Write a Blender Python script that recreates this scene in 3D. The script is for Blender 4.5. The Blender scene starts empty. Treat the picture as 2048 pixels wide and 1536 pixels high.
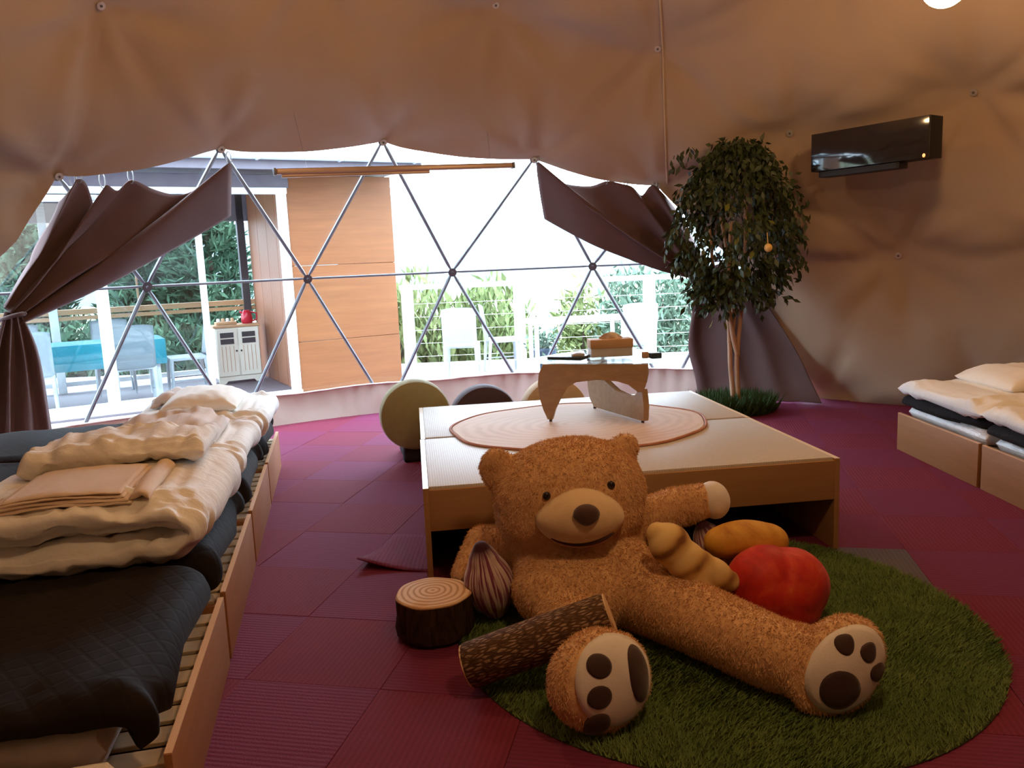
import bpy, bmesh, math, random
import numpy as np
from mathutils import Vector, Matrix, noise
from mathutils.bvhtree import BVHTree

S = bpy.context.scene
C = S.collection
PI = math.pi
R = math.radians

# ------------------------------------------------------------------ camera
cam = bpy.data.cameras.new('camera')
cam.sensor_fit = 'HORIZONTAL'
cam.sensor_width = 36.0
cam.lens = 1609.7 / 2048 * 36.0
cam.clip_end = 500
co = bpy.data.objects.new('camera', cam)
C.objects.link(co)
pit, rol = 0.1515, 0.0421
F = Vector((0, math.cos(pit), -math.sin(pit)))
RX = Vector((1, 0, 0))
UP = RX.cross(F)
R2 = math.cos(rol) * RX - math.sin(rol) * UP
U2 = math.cos(rol) * UP + math.sin(rol) * RX
co.matrix_world = Matrix(((R2.x, U2.x, -F.x, 0), (R2.y, U2.y, -F.y, 0), (R2.z, U2.z, -F.z, 1.4), (0, 0, 0, 1)))
S.camera = co

# ------------------------------------------------------------------ sky, exposure
SKY = 14.0
w = bpy.data.worlds.new('overcast_sky')
S.world = w
w.use_nodes = True
bg = w.node_tree.nodes['Background']
bg.inputs['Color'].default_value = (0.66, 0.83, 1.0, 1)
bg.inputs['Strength'].default_value = SKY
S.view_settings.view_transform = 'Standard'
S.view_settings.look = 'None'
S.view_settings.gamma = 1.0
S.view_settings.use_curve_mapping = False
S.view_settings.exposure = 0.0
S.cycles.use_denoising = True
S.cycles.use_adaptive_sampling = True
S.cycles.adaptive_threshold = 0.04
S.cycles.max_bounces = 7
S.cycles.diffuse_bounces = 4
S.cycles.glossy_bounces = 3
S.cycles.caustics_reflective = False
S.cycles.caustics_refractive = False
S.cycles.transparent_max_bounces = 24
LAMP = 60.0                       # watts of each globe lamp
LAMPCOL = (1.0, 0.60, 0.27)

# ------------------------------------------------------------------ material helpers
MATS = {}


def srgb(r, g, b):
    f = lambda c: (c / 255 / 12.92) if c / 255 <= 0.04045 else ((c / 255 + 0.055) / 1.055) ** 2.4
    return (f(r), f(g), f(b))


class N:
    """small node-tree helper"""

    def __init__(s, name):
        s.m = bpy.data.materials.new(name)
        s.m.use_nodes = True
        s.t = s.m.node_tree
        s.p = s.t.nodes['Principled BSDF']
        s.out = s.t.nodes['Material Output']

    def n(s, typ, **kw):
        nd = s.t.nodes.new(typ)
        for k, v in kw.items():
            if hasattr(nd, k) and not k[0].isupper():
                setattr(nd, k, v)
            else:
                nd.inputs[k.replace('_', ' ')].default_value = v
        return nd

    def l(s, a, b):
        s.t.links.new(a, b)

    def coord(s, kind='Object', scale=(1, 1, 1), rot=(0, 0, 0)):
        tc = s.n('ShaderNodeTexCoord')
        mp = s.n('ShaderNodeMapping')
        mp.inputs['Scale'].default_value = scale
        mp.inputs['Rotation'].default_value = rot
        s.l(tc.outputs[kind], mp.inputs['Vector'])
        return mp.outputs['Vector']

    def noise(s, vec, scale=5, detail=3, rough=0.5, dist=0):
        nd = s.n('ShaderNodeTexNoise')
        nd.inputs['Scale'].default_value = scale
        nd.inputs['Detail'].default_value = detail
        nd.inputs['Roughness'].default_value = rough
        nd.inputs['Distortion'].default_value = dist
        s.l(vec, nd.inputs['Vector'])
        return nd.outputs['Fac']

    def ramp(s, fac, stops):
        nd = s.n('ShaderNodeValToRGB')
        e = nd.color_ramp.elements
        while len(e) < len(stops):
            e.new(0.5)
        for i, (p, c) in enumerate(stops):
            e[i].position = p
            e[i].color = (*c, 1)
        s.l(fac, nd.inputs['Fac'])
        return nd.outputs['Color']

    def mix(s, fac, a, b, mode='MIX'):
        nd = s.n('ShaderNodeMixRGB', blend_type=mode)
        for i, v in ((0, fac), (1, a), (2, b)):
            if isinstance(v, (int, float)):
                nd.inputs[i].default_value = v
            elif isinstance(v, tuple):
                nd.inputs[i].default_value = (*v, 1)
            else:
                s.l(v, nd.inputs[i])
        return nd.outputs['Color']

    def math(s, op, a, b=0.0):
        nd = s.n('ShaderNodeMath', operation=op)
        for i, v in ((0, a), (1, b)):
            if isinstance(v, (int, float)):
                nd.inputs[i].default_value = v
            else:
                s.l(v, nd.inputs[i])
        return nd.outputs[0]

    def bump(s, h, strength=0.3, dist=0.01):
        nd = s.n('ShaderNodeBump')
        nd.inputs['Strength'].default_value = strength
        nd.inputs['Distance'].default_value = dist
        s.l(h, nd.inputs['Height'])
        s.l(nd.outputs['Normal'], s.p.inputs['Normal'])

    def done(s, color=None, rough=0.7, metal=0.0, sheen=0.0, spec=0.5, coat=0.0):
        if color is not None:
            if isinstance(color, tuple):
                s.p.inputs['Base Color'].default_value = (*color, 1)
            else:
                s.l(color, s.p.inputs['Base Color'])
        s.p.inputs['Roughness'].default_value = rough
        s.p.inputs['Metallic'].default_value = metal
        s.p.inputs['Sheen Weight'].default_value = sheen
        s.p.inputs['Specular IOR Level'].default_value = spec
        s.p.inputs['Coat Weight'].default_value = coat
        MATS[s.m.name] = s.m
        return s.m


def simple(name, c1, c2=None, scale=8, rough=0.7, bump=0.0, bscale=None, metal=0, sheen=0, spec=0.4, stretch=(1, 1, 1), dist=0.01, coat=0):
    s = N(name)
    v = s.coord('Object', stretch)
    if c2 is None:
        c2 = tuple(x * 0.85 for x in c1)
    col = s.ramp(s.noise(v, scale, 4, 0.6), [(0.3, c1), (0.7, c2)])
    if bump:
        s.bump(s.noise(v, bscale or scale * 4, 4, 0.6), bump, dist)
    return s.done(col, rough, metal, sheen, spec, coat)


def wood(name, c1, c2, axis=0, scale=3.0, rough=0.45, bump=0.06, spec=0.4):
    s = N(name)
    st = [14.0, 14.0, 14.0]
    st[axis] = 1.0
    v = s.coord('Object', tuple(st))
    f = s.noise(v, scale, 5, 0.62, 0.6)
    g = s.noise(v, scale * 4, 3, 0.5)
    col = s.ramp(s.math('ADD', s.math('MULTIPLY', f, 0.75), s.math('MULTIPLY', g, 0.25)), [(0.32, c1), (0.68, c2)])
    s.bump(g, bump, 0.004)
    return s.done(col, rough, 0, 0, spec)


# ------------------------------------------------------------------ mesh helpers
def B():
    return bmesh.new()


def add_box(bm, c, s, rz=0.0, bevel=0.0, seg=2, mat=None):
    r = bmesh.ops.create_cube(bm, size=1.0)
    vs = r['verts']
    M = Matrix.Translation(c) @ Matrix.Rotation(rz, 4, 'Z')
    if mat is not None:
        M = Matrix.Translation(c) @ mat
    M = M @ Matrix.Diagonal((*s, 1))
    bmesh.ops.transform(bm, matrix=M, verts=vs)
    if bevel:
        es = list({e for v in vs for e in v.link_edges})
        bmesh.ops.bevel(bm, geom=es, offset=bevel, segments=seg, profile=0.6, affect='EDGES')
    return bm


def add_ell(bm, c, r, rot=None, u=24, v=14):
    q = bmesh.ops.create_uvsphere(bm, u_segments=u, v_segments=v, radius=1.0)
    M = Matrix.Translation(c)
    if rot is not None:
        M = M @ rot
    M = M @ Matrix.Diagonal((*r, 1))
    bmesh.ops.transform(bm, matrix=M, verts=q['verts'])
    return bm


def add_tube(bm, pts, rad, seg=8, caps=True):
    pts = [Vector(p) for p in pts]
    if not isinstance(rad, (list, tuple)):
        rad = [rad] * len(pts)
    prev = None
    rings = []
    for i, p in enumerate(pts):
        if i == 0:
            t = pts[1] - pts[0]
        elif i == len(pts) - 1:
            t = pts[-1] - pts[-2]
        else:
            t = pts[i + 1] - pts[i - 1]
        t.normalize()
        if prev is None:
            a = Vector((0, 0, 1)) if abs(t.z) < 0.9 else Vector((1, 0, 0))
            x = t.cross(a).normalized()
        else:
            x = (prev - t * prev.dot(t)).normalized()
        prev = x
        y = t.cross(x)
        rings.append([bm.verts.new(p + rad[i] * (math.cos(2 * PI * k / seg) * x + math.sin(2 * PI * k / seg) * y)) for k in range(seg)])
    for a, b in zip(rings, rings[1:]):
        for k in range(seg):
            bm.faces.new((a[k], a[(k + 1) % seg], b[(k + 1) % seg], b[k]))
    if caps:
        bm.faces.new(rings[0][::-1])
        bm.faces.new(rings[-1])
    return bm


def add_lathe(bm, prof, c=(0, 0, 0), seg=32):
    """prof: list of (r, z); closed at r=0 ends"""
    c = Vector(c)
    rings = []
    for r, z in prof:
        if r < 1e-6:
            rings.append([bm.verts.new(c + Vector((0, 0, z)))])
        else:
            rings.append([bm.verts.new(c + Vector((r * math.cos(2 * PI * k / seg), r * math.sin(2 * PI * k / seg), z))) for k in range(seg)])
    for a, b in zip(rings, rings[1:]):
        for k in range(seg):
            q = [a[k % len(a)], a[(k + 1) % seg % len(a)], b[(k + 1) % seg % len(b)], b[k % len(b)]]
            u = []
            for x in q:
                if x not in u:
                    u.append(x)
            if len(u) > 2:
                bm.faces.new(u)
    return bm


def add_prism(bm, outline, th, O, ax, ay, bevel=0.0):
    """outline in (ax, ay) plane through O, extruded th both sides along ax x ay"""
    O, ax, ay = Vector(O), Vector(ax).normalized(), Vector(ay).normalized()
    n = ax.cross(ay)
    a = [bm.verts.new(O + ax * x + ay * y + n * th / 2) for x, y in outline]
    b = [bm.verts.new(O + ax * x + ay * y - n * th / 2) for x, y in outline]
    f1 = bm.faces.new(a)
    f2 = bm.faces.new(b[::-1])
    k = len(outline)
    for i in range(k):
        bm.faces.new((a[i], b[i], b[(i + 1) % k], a[(i + 1) % k]))
    if bevel:
        es = list(f1.edges) + list(f2.edges)
        bmesh.ops.bevel(bm, geom=es, offset=bevel, segments=2, profile=0.6, affect='EDGES')
    return bm


def add_grid(bm, fn, nu, nv, closed_u=False):
    """fn(u, v) -> Vector, u, v in 0..1"""
    vs = [[bm.verts.new(fn(i / nu, j / nv)) for j in range(nv + 1)] for i in range(nu + (0 if closed_u else 1))]
    n = len(vs)
    for i in range(nu):
        for j in range(nv):
            bm.faces.new((vs[i][j], vs[(i + 1) % n][j], vs[(i + 1) % n][j + 1], vs[i][j + 1]))
    return vs


def spline(pts, n):
    """Catmull-Rom through pts, n samples"""
    P = [Vector(p) for p in pts]
    out = []
    for i in range(n):
        t = i / (n - 1) * (len(P) - 1)
        k = min(int(t), len(P) - 2)
        f = t - k
        p0, p1, p2, p3 = P[max(k - 1, 0)], P[k], P[k + 1], P[min(k + 2, len(P) - 1)]
        out.append(0.5 * ((2 * p1) + (p2 - p0) * f + (2 * p0 - 5 * p1 + 4 * p2 - p3) * f * f + (3 * p1 - p0 - 3 * p2 + p3) * f ** 3))
    return out


def mesh_of(bm, name, mat, smooth=True, fix=True):
    if fix:
        bmesh.ops.recalc_face_normals(bm, faces=bm.faces)
    me = bpy.data.meshes.new(name)
    bm.to_mesh(me)
    bm.free()
    if mat:
        me.materials.append(MATS[mat])
    if smooth:
        me.polygons.foreach_set('use_smooth', [True] * len(me.polygons))
        if smooth == 'auto':
            me.set_sharp_from_angle(angle=R(38))
    return me


def obj(name, bm, mat, parent=None, smooth='auto', local=False, fix=True):
    """one mesh object; a child's mesh given in world coordinates is moved into its root's frame"""
    if parent is not None and not local:
        r = parent
        while r.parent is not None:
            r = r.parent
        bmesh.ops.transform(bm, matrix=r.matrix_basis.inverted(), verts=bm.verts)
    me = mesh_of(bm, name, mat, smooth, fix)
    o = bpy.data.objects.new(name, me)
    C.objects.link(o)
    o.parent = parent
    return o


def tag(o, label=None, cat=None, group=None, kind=None):
    if label:
        o['label'] = label
    if cat:
        o['category'] = cat
    if group:
        o['group'] = group
    if kind:
        o['kind'] = kind
    return o


def thing(name, label, cat, loc=(0, 0, 0), rz=0.0, group=None, kind=None):
    o = bpy.data.objects.new(name, None)
    o.empty_display_size = 0.1
    C.objects.link(o)
    o.location = loc
    o.rotation_euler = (0, 0, rz)
    o.matrix_basis = Matrix.Translation(loc) @ Matrix.Rotation(rz, 4, 'Z')
    return tag(o, label, cat, group, kind)


def solo(name, bm, mat, label, cat, group=None, smooth='auto', kind=None, fix=True):
    """a top-level thing that is one mesh; its origin goes to its base"""
    co_ = np.array([v.co for v in bm.verts])
    mn, mx = co_.min(0), co_.max(0)
    base = Vector(((mn[0] + mx[0]) / 2, (mn[1] + mx[1]) / 2, mn[2]))
    bmesh.ops.translate(bm, vec=-base, verts=bm.verts)
    o = obj(name, bm, mat, None, smooth, fix=fix)
    o.location = base
    return tag(o, label, cat, group, kind)


def copy_tree(o, parent=None):
    c = o.copy()
    C.objects.link(c)
    c.parent = parent
    for ch in list(o.children):
        copy_tree(ch, c)
    return c


def pyobj(name, verts, faces, mat, parent=None, kind=None, smooth=False):
    """mesh object straight from numpy arrays (world coords, moved into the root's frame)"""
    verts = np.asarray(verts, float)
    if parent is not None:
        r = parent
        while r.parent is not None:
            r = r.parent
        M = np.array(r.matrix_basis.inverted())
        verts = verts @ M[:3, :3].T + M[:3, 3]
    me = bpy.data.meshes.new(name)
    me.from_pydata(verts.tolist(), [], faces if isinstance(faces, list) else faces.tolist())
    me.materials.append(MATS[mat])
    if smooth:
        me.polygons.foreach_set('use_smooth', [True] * len(me.polygons))
    o = bpy.data.objects.new(name, me)
    C.objects.link(o)
    o.parent = parent
    if kind:
        o['kind'] = kind
    return o


def unit(a):
    return a / np.maximum(np.linalg.norm(a, axis=-1, keepdims=True), 1e-9)


def leaves(P, D, Nn, L, Wd):
    """diamond leaves at P along D with normals Nn, lengths L, widths Wd -> verts, faces"""
    D = unit(D)
    X = unit(np.cross(D, Nn))
    n = len(P)
    L = np.broadcast_to(np.asarray(L, float), (n,))[:, None]
    Wd = np.broadcast_to(np.asarray(Wd, float), (n,))[:, None]
    V = np.stack([P, P + D * L * 0.45 + X * Wd / 2, P + D * L, P + D * L * 0.45 - X * Wd / 2], 1).reshape(-1, 3)
    Fc = (np.arange(n)[:, None] * 4 + np.array([[0, 1, 2, 3]]))
    return V, Fc


def fbm(p, s=1.0):
    return noise.noise(Vector(p) * s)


# ------------------------------------------------------------------ materials
def build_materials():
    # liner fabric
    s = N('liner')
    v = s.coord('Object')
    col = s.ramp(s.noise(v, 0.8, 3), [(0.3, (0.360, 0.262, 0.190)), (0.7, (0.400, 0.295, 0.215))])
    s.bump(s.noise(v, 260, 2, 0.6), 0.12, 0.002)
    s.done(col, 0.85, spec=0.2)
    simple('skirt', (0.55, 0.44, 0.38), (0.62, 0.52, 0.46), 3, 0.85, 0.1, 120)
    simple('seam', (0.50, 0.37, 0.25), None, 20, 0.9)
    simple('grommet', (0.62, 0.58, 0.52), None, 30, 0.35, metal=0.6)
    simple('grommet_hole', (0.10, 0.09, 0.08), None, 30, 0.6)
    # carpet
    for nm, c1, c2 in (('carpet_a', (0.185, 0.026, 0.072), (0.138, 0.018, 0.049)), ('carpet_b', (0.192, 0.024, 0.053), (0.146, 0.017, 0.036)),
                       ('carpet_c', (0.188, 0.030, 0.082), (0.142, 0.021, 0.057)), ('carpet_grey', (0.13, 0.11, 0.12), (0.10, 0.085, 0.095))):
        s = N(nm)
        v = s.coord('Object')
        wv = s.n('ShaderNodeTexWave', wave_type='BANDS', bands_direction='X')
        wv.inputs['Scale'].default_value = 16
        wv.inputs['Distortion'].default_value = 0.6
        wv.inputs['Detail'].default_value = 2
        s.l(v, wv.inputs['Vector'])
        f = s.math('ADD', s.math('MULTIPLY', wv.outputs['Fac'], 0.35), s.math('MULTIPLY', s.noise(v, 160, 3), 0.65))
        col = s.ramp(f, [(0.25, c2), (0.75, c1)])
        s.bump(f, 0.5, 0.006)
        s.done(col, 0.82, sheen=0.0, spec=0.18)
    simple('subfloor', (0.10, 0.05, 0.06), None, 6, 0.95)
    # woods
    wood('bed_wood', (0.33, 0.145, 0.05), (0.40, 0.185, 0.068), 1, 2.0, 0.42)
    wood('bed_wood_edge', (0.70, 0.43, 0.23), (0.78, 0.50, 0.29), 1, 2.0, 0.35)
    wood('slat_wood', (0.62, 0.47, 0.30), (0.70, 0.55, 0.36), 0, 2.0, 0.6)
    wood('platform_wood', (0.36, 0.195, 0.08), (0.43, 0.24, 0.105), 0, 2.0, 0.4)
    wood('platform_edge_glare', (0.80, 0.68, 0.52), (0.86, 0.75, 0.6), 1, 2.0, 0.3)  # window light on the panel edges, put into a paler wood tone
    wood('table_wood', (0.33, 0.21, 0.125), (0.44, 0.29, 0.18), 0, 2.2, 0.38)
    wood('plywood', (0.185, 0.064, 0.019), (0.25, 0.092, 0.028), 0, 0.9, 0.5)
    wood('plywood_dark', (0.20, 0.075, 0.035), (0.26, 0.10, 0.045), 2, 1.0, 0.5)
    wood('rail_wood', (0.42, 0.24, 0.12), (0.52, 0.31, 0.17), 0, 1.4, 0.55)
    s = N('tatami')
    v = s.coord('Object')
    wv = s.n('ShaderNodeTexWave', wave_type='BANDS', bands_direction='X')
    wv.inputs['Scale'].default_value = 28
    wv.inputs['Distortion'].default_value = 0.4
    s.l(v, wv.inputs['Vector'])
    f = s.math('ADD', s.math('MULTIPLY', wv.outputs['Fac'], 0.5), s.math('MULTIPLY', s.noise(v, 60, 3), 0.5))
    s.bump(f, 0.2, 0.003)
    s.done(s.ramp(f, [(0.2, (0.53, 0.48, 0.42)), (0.8, (0.65, 0.61, 0.55))]), 0.5, spec=0.45)
    # log slice mat
    s = N('log_slice_mat')
    v = s.coord('Object', (0.7, 1, 1))
    wv = s.n('ShaderNodeTexWave', wave_type='RINGS', rings_direction='Z')
    wv.inputs['Scale'].default_value = 6
    wv.inputs['Distortion'].default_value = 5
    wv.inputs['Detail'].default_value = 3
    s.l(v, wv.inputs['Vector'])
    col = s.ramp(wv.outputs['Fac'], [(0.1, (0.64, 0.46, 0.34)), (0.55, (0.69, 0.50, 0.37)), (0.9, (0.71, 0.53, 0.41))])
    col = s.mix(s.ramp(s.noise(v, 2.2, 3), [(0.4, (0, 0, 0)), (0.75, (0.6, 0.6, 0.6))]), col, (0.80, 0.64, 0.52))
    s.done(col, 0.7, spec=0.3)
    simple('mat_rim', (0.42, 0.16, 0.10), (0.55, 0.27, 0.18), 9, 0.8)
    # textiles
    simple('duvet', (0.83, 0.81, 0.77), (0.88, 0.865, 0.83), 5, 0.75, 0.35, 7, sheen=0.1, dist=0.03, stretch=(1, 1.8, 1))
    simple('pillow_white', (0.86, 0.80, 0.70), (0.9, 0.85, 0.77), 6, 0.8, 0.15, 60, sheen=0.2)
    simple('sheet_beige', (0.72, 0.56, 0.42), (0.78, 0.63, 0.49), 5, 0.8, 0.15, 50)
    simple('plastic_wrap', (0.84, 0.79, 0.76), (0.90, 0.87, 0.84), 12, 0.25, 0.5, 18, spec=0.6, dist=0.02)
    simple('mattress', (0.52, 0.43, 0.38), (0.60, 0.51, 0.46), 7, 0.75, 0.3, 22)
    simple('ticking', (0.66, 0.60, 0.56), None, 20, 0.8)
    for nm, a, b in (('pad_brown', (0.011, 0.007, 0.006), (0.017, 0.011, 0.0095)), ('pad_black', (0.012, 0.011, 0.013), (0.02, 0.018, 0.02)), ('pad_grey', (0.075, 0.062, 0.06), (0.10, 0.085, 0.082))):
        s = N(nm)
        v = s.coord('Object', (1, 1, 1), (0, 0, R(45)))
        h = None
        for ax in ('X', 'Y'):
            wv = s.n('ShaderNodeTexWave', wave_type='BANDS', bands_direction=ax, wave_profile='SIN')
            wv.inputs['Scale'].default_value = 5.5
            s.l(v, wv.outputs['Fac'].node.inputs['Vector'])
            r = s.ramp(wv.outputs['Fac'], [(0.0, (0, 0, 0)), (0.18, (1, 1, 1))])
            h = r if h is None else s.mix(1.0, h, r, 'MULTIPLY')
        s.bump(h, 0.16, 0.006)
        s.done(s.ramp(s.noise(v, 6, 4), [(0.3, a), (0.7, b)]), 0.8, sheen=0.03, spec=0.10)
    simple('curtain', (0.095, 0.050, 0.046), (0.112, 0.060, 0.055), 4, 0.8, 0.12, 150, sheen=0.15)
    # bear and cushions
    s = N('bear_fur')
    v = s.coord('Object')
    col = s.ramp(s.noise(v, 26, 4, 0.65), [(0.3, (0.68, 0.385, 0.18)), (0.7, (0.80, 0.51, 0.265))])
    s.bump(s.noise(v, 150, 3, 0.7), 0.5, 0.008)
    s.done(col, 0.9, sheen=0.35, spec=0.15)
    simple('bear_cream', (0.66, 0.475, 0.27), (0.72, 0.53, 0.32), 20, 0.85, 0.15, 160, sheen=0.3, spec=0.15)
    simple('sole_white', (0.72, 0.66, 0.60), (0.78, 0.72, 0.66), 12, 0.85, 0.15, 160, sheen=0.2, spec=0.15)
    simple('pad_choc', (0.035, 0.012, 0.010), (0.05, 0.018, 0.014), 20, 0.75, 0.15, 160, sheen=0.3)
    simple('nose_choc', (0.060, 0.022, 0.016), (0.075, 0.028, 0.02), 20, 0.7, 0.12, 160, sheen=0.4)
    simple('eye_black', (0.012, 0.01, 0.01), None, 10, 0.12, spec=0.6)
    simple('mouth_dark', (0.06, 0.02, 0.015), None, 10, 0.8)
    simple('lip_pink', (0.50, 0.26, 0.18), None, 10, 0.8)
    # onion
    s = N('onion_print')
    v = s.coord('Object')
    sep = s.n('ShaderNodeSeparateXYZ')
    s.l(v, sep.inputs[0])
    ang = s.math('ARCTAN2', sep.outputs['Y'], sep.outputs['X'])
    cmb = s.n('ShaderNodeCombineXYZ')
    s.l(s.math('MULTIPLY', ang, 3.1), cmb.inputs['X'])
    s.l(s.math('MULTIPLY', sep.outputs['Z'], 1.2), cmb.inputs['Y'])
    st = s.noise(cmb.outputs[0], 2.6, 3, 0.6)
    col = s.ramp(st, [(0.0, (0.16, 0.028, 0.075)), (0.46, (0.22, 0.05, 0.11)), (0.50, (0.56, 0.40, 0.40)), (0.6, (0.66, 0.53, 0.48)), (1.0, (0.58, 0.42, 0.42))])
    mr = s.ramp(s.math('ADD', s.math('MULTIPLY', sep.outputs['Z'], 3.2), 0.5), [(0.86, (0, 0, 0)), (0.97, (1, 1, 1))])
    s.done(s.mix(mr, col, (0.05, 0.012, 0.025)), 0.8, sheen=0.2, spec=0.2)
    # ginger / potato / mango
    s = N('ginger_print')
    v = s.coord('Object')
    wv = s.n('ShaderNodeTexWave', wave_type='BANDS', bands_direction='X')
    wv.inputs['Scale'].default_value = 2.6
    wv.inputs['Distortion'].default_value = 4
    wv.inputs['Detail'].default_value = 2
    s.l(v, wv.inputs['Vector'])
    s.done(s.ramp(s.math('ADD', s.math('MULTIPLY', wv.outputs['Fac'], 0.6), s.math('MULTIPLY', s.noise(v, 9, 3), 0.4)),
                  [(0.16, (0.20, 0.075, 0.02)), (0.27, (0.52, 0.29, 0.08)), (0.45, (0.70, 0.46, 0.17)), (0.8, (0.74, 0.52, 0.22))]), 0.7, sheen=0.1, spec=0.3)
    s = N('potato_print')
    v = s.coord('Object')
    s.done(s.ramp(s.noise(v, 7, 5, 0.6, 0.6), [(0.28, (0.30, 0.075, 0.02)), (0.42, (0.58, 0.28, 0.035)), (0.6, (0.70, 0.38, 0.055)), (0.85, (0.68, 0.42, 0.08))]), 0.6, spec=0.35)
    s = N('apple_print')
    v = s.coord('Object')
    s.done(s.ramp(s.noise(v, 7.5, 5, 0.65, 0.8), [(0.3, (0.36, 0.010, 0.008)), (0.48, (0.56, 0.020, 0.012)), (0.6, (0.64, 0.055, 0.018)), (0.75, (0.74, 0.22, 0.045))]), 0.55, sheen=0.1, spec=0.35)
    s = N('bark_print')
    v = s.coord('Object', (5, 17, 17))
    vo = s.n('ShaderNodeTexVoronoi', feature='DISTANCE_TO_EDGE')
    vo.inputs['Scale'].default_value = 6
    s.l(v, vo.inputs['Vector'])
    f = s.math('ADD', s.math('MULTIPLY', vo.outputs['Distance'], 1.2), s.math('MULTIPLY', s.noise(v, 5, 4), 0.5))
    s.bump(f, 0.5, 0.01)
    s.done(s.ramp(f, [(0.15, (0.05, 0.024, 0.013)), (0.45, (0.13, 0.068, 0.036)), (0.62, (0.40, 0.27, 0.17)), (0.9, (0.13, 0.07, 0.038))]), 0.85, spec=0.2)
    s = N('stump_bark')
    v = s.coord('Object', (8, 8, 2))
    f = s.noise(v, 4, 5, 0.65, 0.8)
    s.bump(f, 0.6, 0.012)
    s.done(s.ramp(f, [(0.35, (0.018, 0.009, 0.006)), (0.6, (0.060, 0.030, 0.017)), (0.8, (0.105, 0.055, 0.032))]), 0.9, spec=0.15)
    s = N('stump_rings')
    v = s.coord('Object')
    wv = s.n('ShaderNodeTexWave', wave_type='RINGS', rings_direction='Z')
    wv.inputs['Scale'].default_value = 13
    wv.inputs['Distortion'].default_value = 2.6
    wv.inputs['Detail'].default_value = 2
    wv.inputs['Detail Scale'].default_value = 0.6
    s.l(v, wv.inputs['Vector'])
    s.done(s.ramp(wv.outputs['Fac'], [(0.05, (0.50, 0.28, 0.14)), (0.4, (0.74, 0.50, 0.30)), (0.9, (0.80, 0.57, 0.36))]), 0.75, spec=0.25)
    # rug
    simple('rug_pile', (0.125, 0.205, 0.06), (0.20, 0.28, 0.095), 7, 0.95, spec=0.1)
    simple('rug_base', (0.04, 0.05, 0.014), None, 30, 0.95)
    # chairs / misc
    simple('olive_cloth', (0.30, 0.27, 0.13), (0.34, 0.31, 0.16), 14, 0.85, 0.2, 90, sheen=0.25)
    simple('plum_cloth', (0.055, 0.030, 0.045), (0.07, 0.04, 0.055), 14, 0.85, 0.2, 90, sheen=0.25)
    simple('sand_cloth', (0.52, 0.37, 0.23), (0.57, 0.42, 0.27), 14, 0.85, 0.2, 90, sheen=0.25)
    simple('dark_cloth', (0.03, 0.022, 0.03), None, 14, 0.85, 0.2, 90)
    simple('strut_metal', (0.20, 0.21, 0.235), (0.16, 0.17, 0.19), 6, 0.45, metal=0.5)
    simple('hub_metal', (0.17, 0.17, 0.19), None, 10, 0.4, metal=0.7)
    simple('hook_metal', (0.3, 0.3, 0.31), None, 10, 0.35, metal=0.9)
    simple('bronze_tube', (0.42, 0.30, 0.24), (0.5, 0.37, 0.3), 3, 0.35, metal=0.35)
    simple('black_gloss', (0.012, 0.010, 0.011), (0.016, 0.013, 0.014), 4, 0.08, spec=0.6, coat=0.3)
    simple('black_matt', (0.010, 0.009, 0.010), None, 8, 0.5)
    simple('grille_dark', (0.03, 0.026, 0.024), None, 8, 0.5)
    simple('folder_navy', (0.035, 0.060, 0.085), (0.05, 0.08, 0.11), 10, 0.25)
    simple('remote_grey', (0.62, 0.62, 0.66), None, 10, 0.4)
    simple('box_tan', (0.56, 0.34, 0.18), (0.62, 0.39, 0.22), 6, 0.5, stretch=(1, 8, 8))
    simple('box_white', (0.68, 0.64, 0.62), None, 6, 0.6)
    simple('tissue', (0.82, 0.74, 0.70), None, 8, 0.9)
    simple('white_paint', (0.78, 0.80, 0.80), (0.74, 0.76, 0.77), 5, 0.45)
    simple('white_alu', (0.82, 0.86, 0.86), (0.79, 0.83, 0.84), 5, 0.35)
    simple('chair_white', (0.46, 0.50, 0.52), (0.42, 0.46, 0.49), 9, 0.5, 0.1, 90)
    simple('cream_paint', (0.74, 0.70, 0.60), (0.70, 0.66, 0.56), 6, 0.5)
    simple('turquoise', (0.0, 0.19, 0.25), (0.0, 0.22, 0.28), 5, 0.7, 0.1, 80)
    simple('kettle_red', (0.45, 0.012, 0.03), None, 5, 0.25)
    simple('dark_frame', (0.05, 0.045, 0.05), None, 8, 0.5)
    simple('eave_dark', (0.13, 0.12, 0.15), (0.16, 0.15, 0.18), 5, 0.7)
    simple('gutter_blue', (0.55, 0.66, 0.70), (0.60, 0.70, 0.74), 5, 0.45)
    simple('roof_metal', (0.52, 0.60, 0.64), (0.58, 0.66, 0.7), 3, 0.5)
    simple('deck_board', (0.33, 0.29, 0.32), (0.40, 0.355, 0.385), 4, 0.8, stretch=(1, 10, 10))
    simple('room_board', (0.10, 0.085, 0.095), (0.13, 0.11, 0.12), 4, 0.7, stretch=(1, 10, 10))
    simple('ground_soil', (0.20, 0.23, 0.14), (0.30, 0.30, 0.2), 1.2, 0.95)
    simple('sea', (0.55, 0.70, 0.76), None, 0.05, 0.6)
    simple('hill_haze', (0.125, 0.165, 0.17), (0.14, 0.18, 0.185), 0.05, 0.95)  # distance haze over the hills is put into this pale blue
    simple('bark', (0.36, 0.215, 0.125), (0.46, 0.29, 0.18), 10, 0.75, 0.25, 40, stretch=(3, 3, 0.6))
    simple('tree_bark_far', (0.10, 0.07, 0.05), None, 8, 0.9)
    simple('fruit_yellow', (0.85, 0.55, 0.18), None, 12, 0.4)
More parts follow.
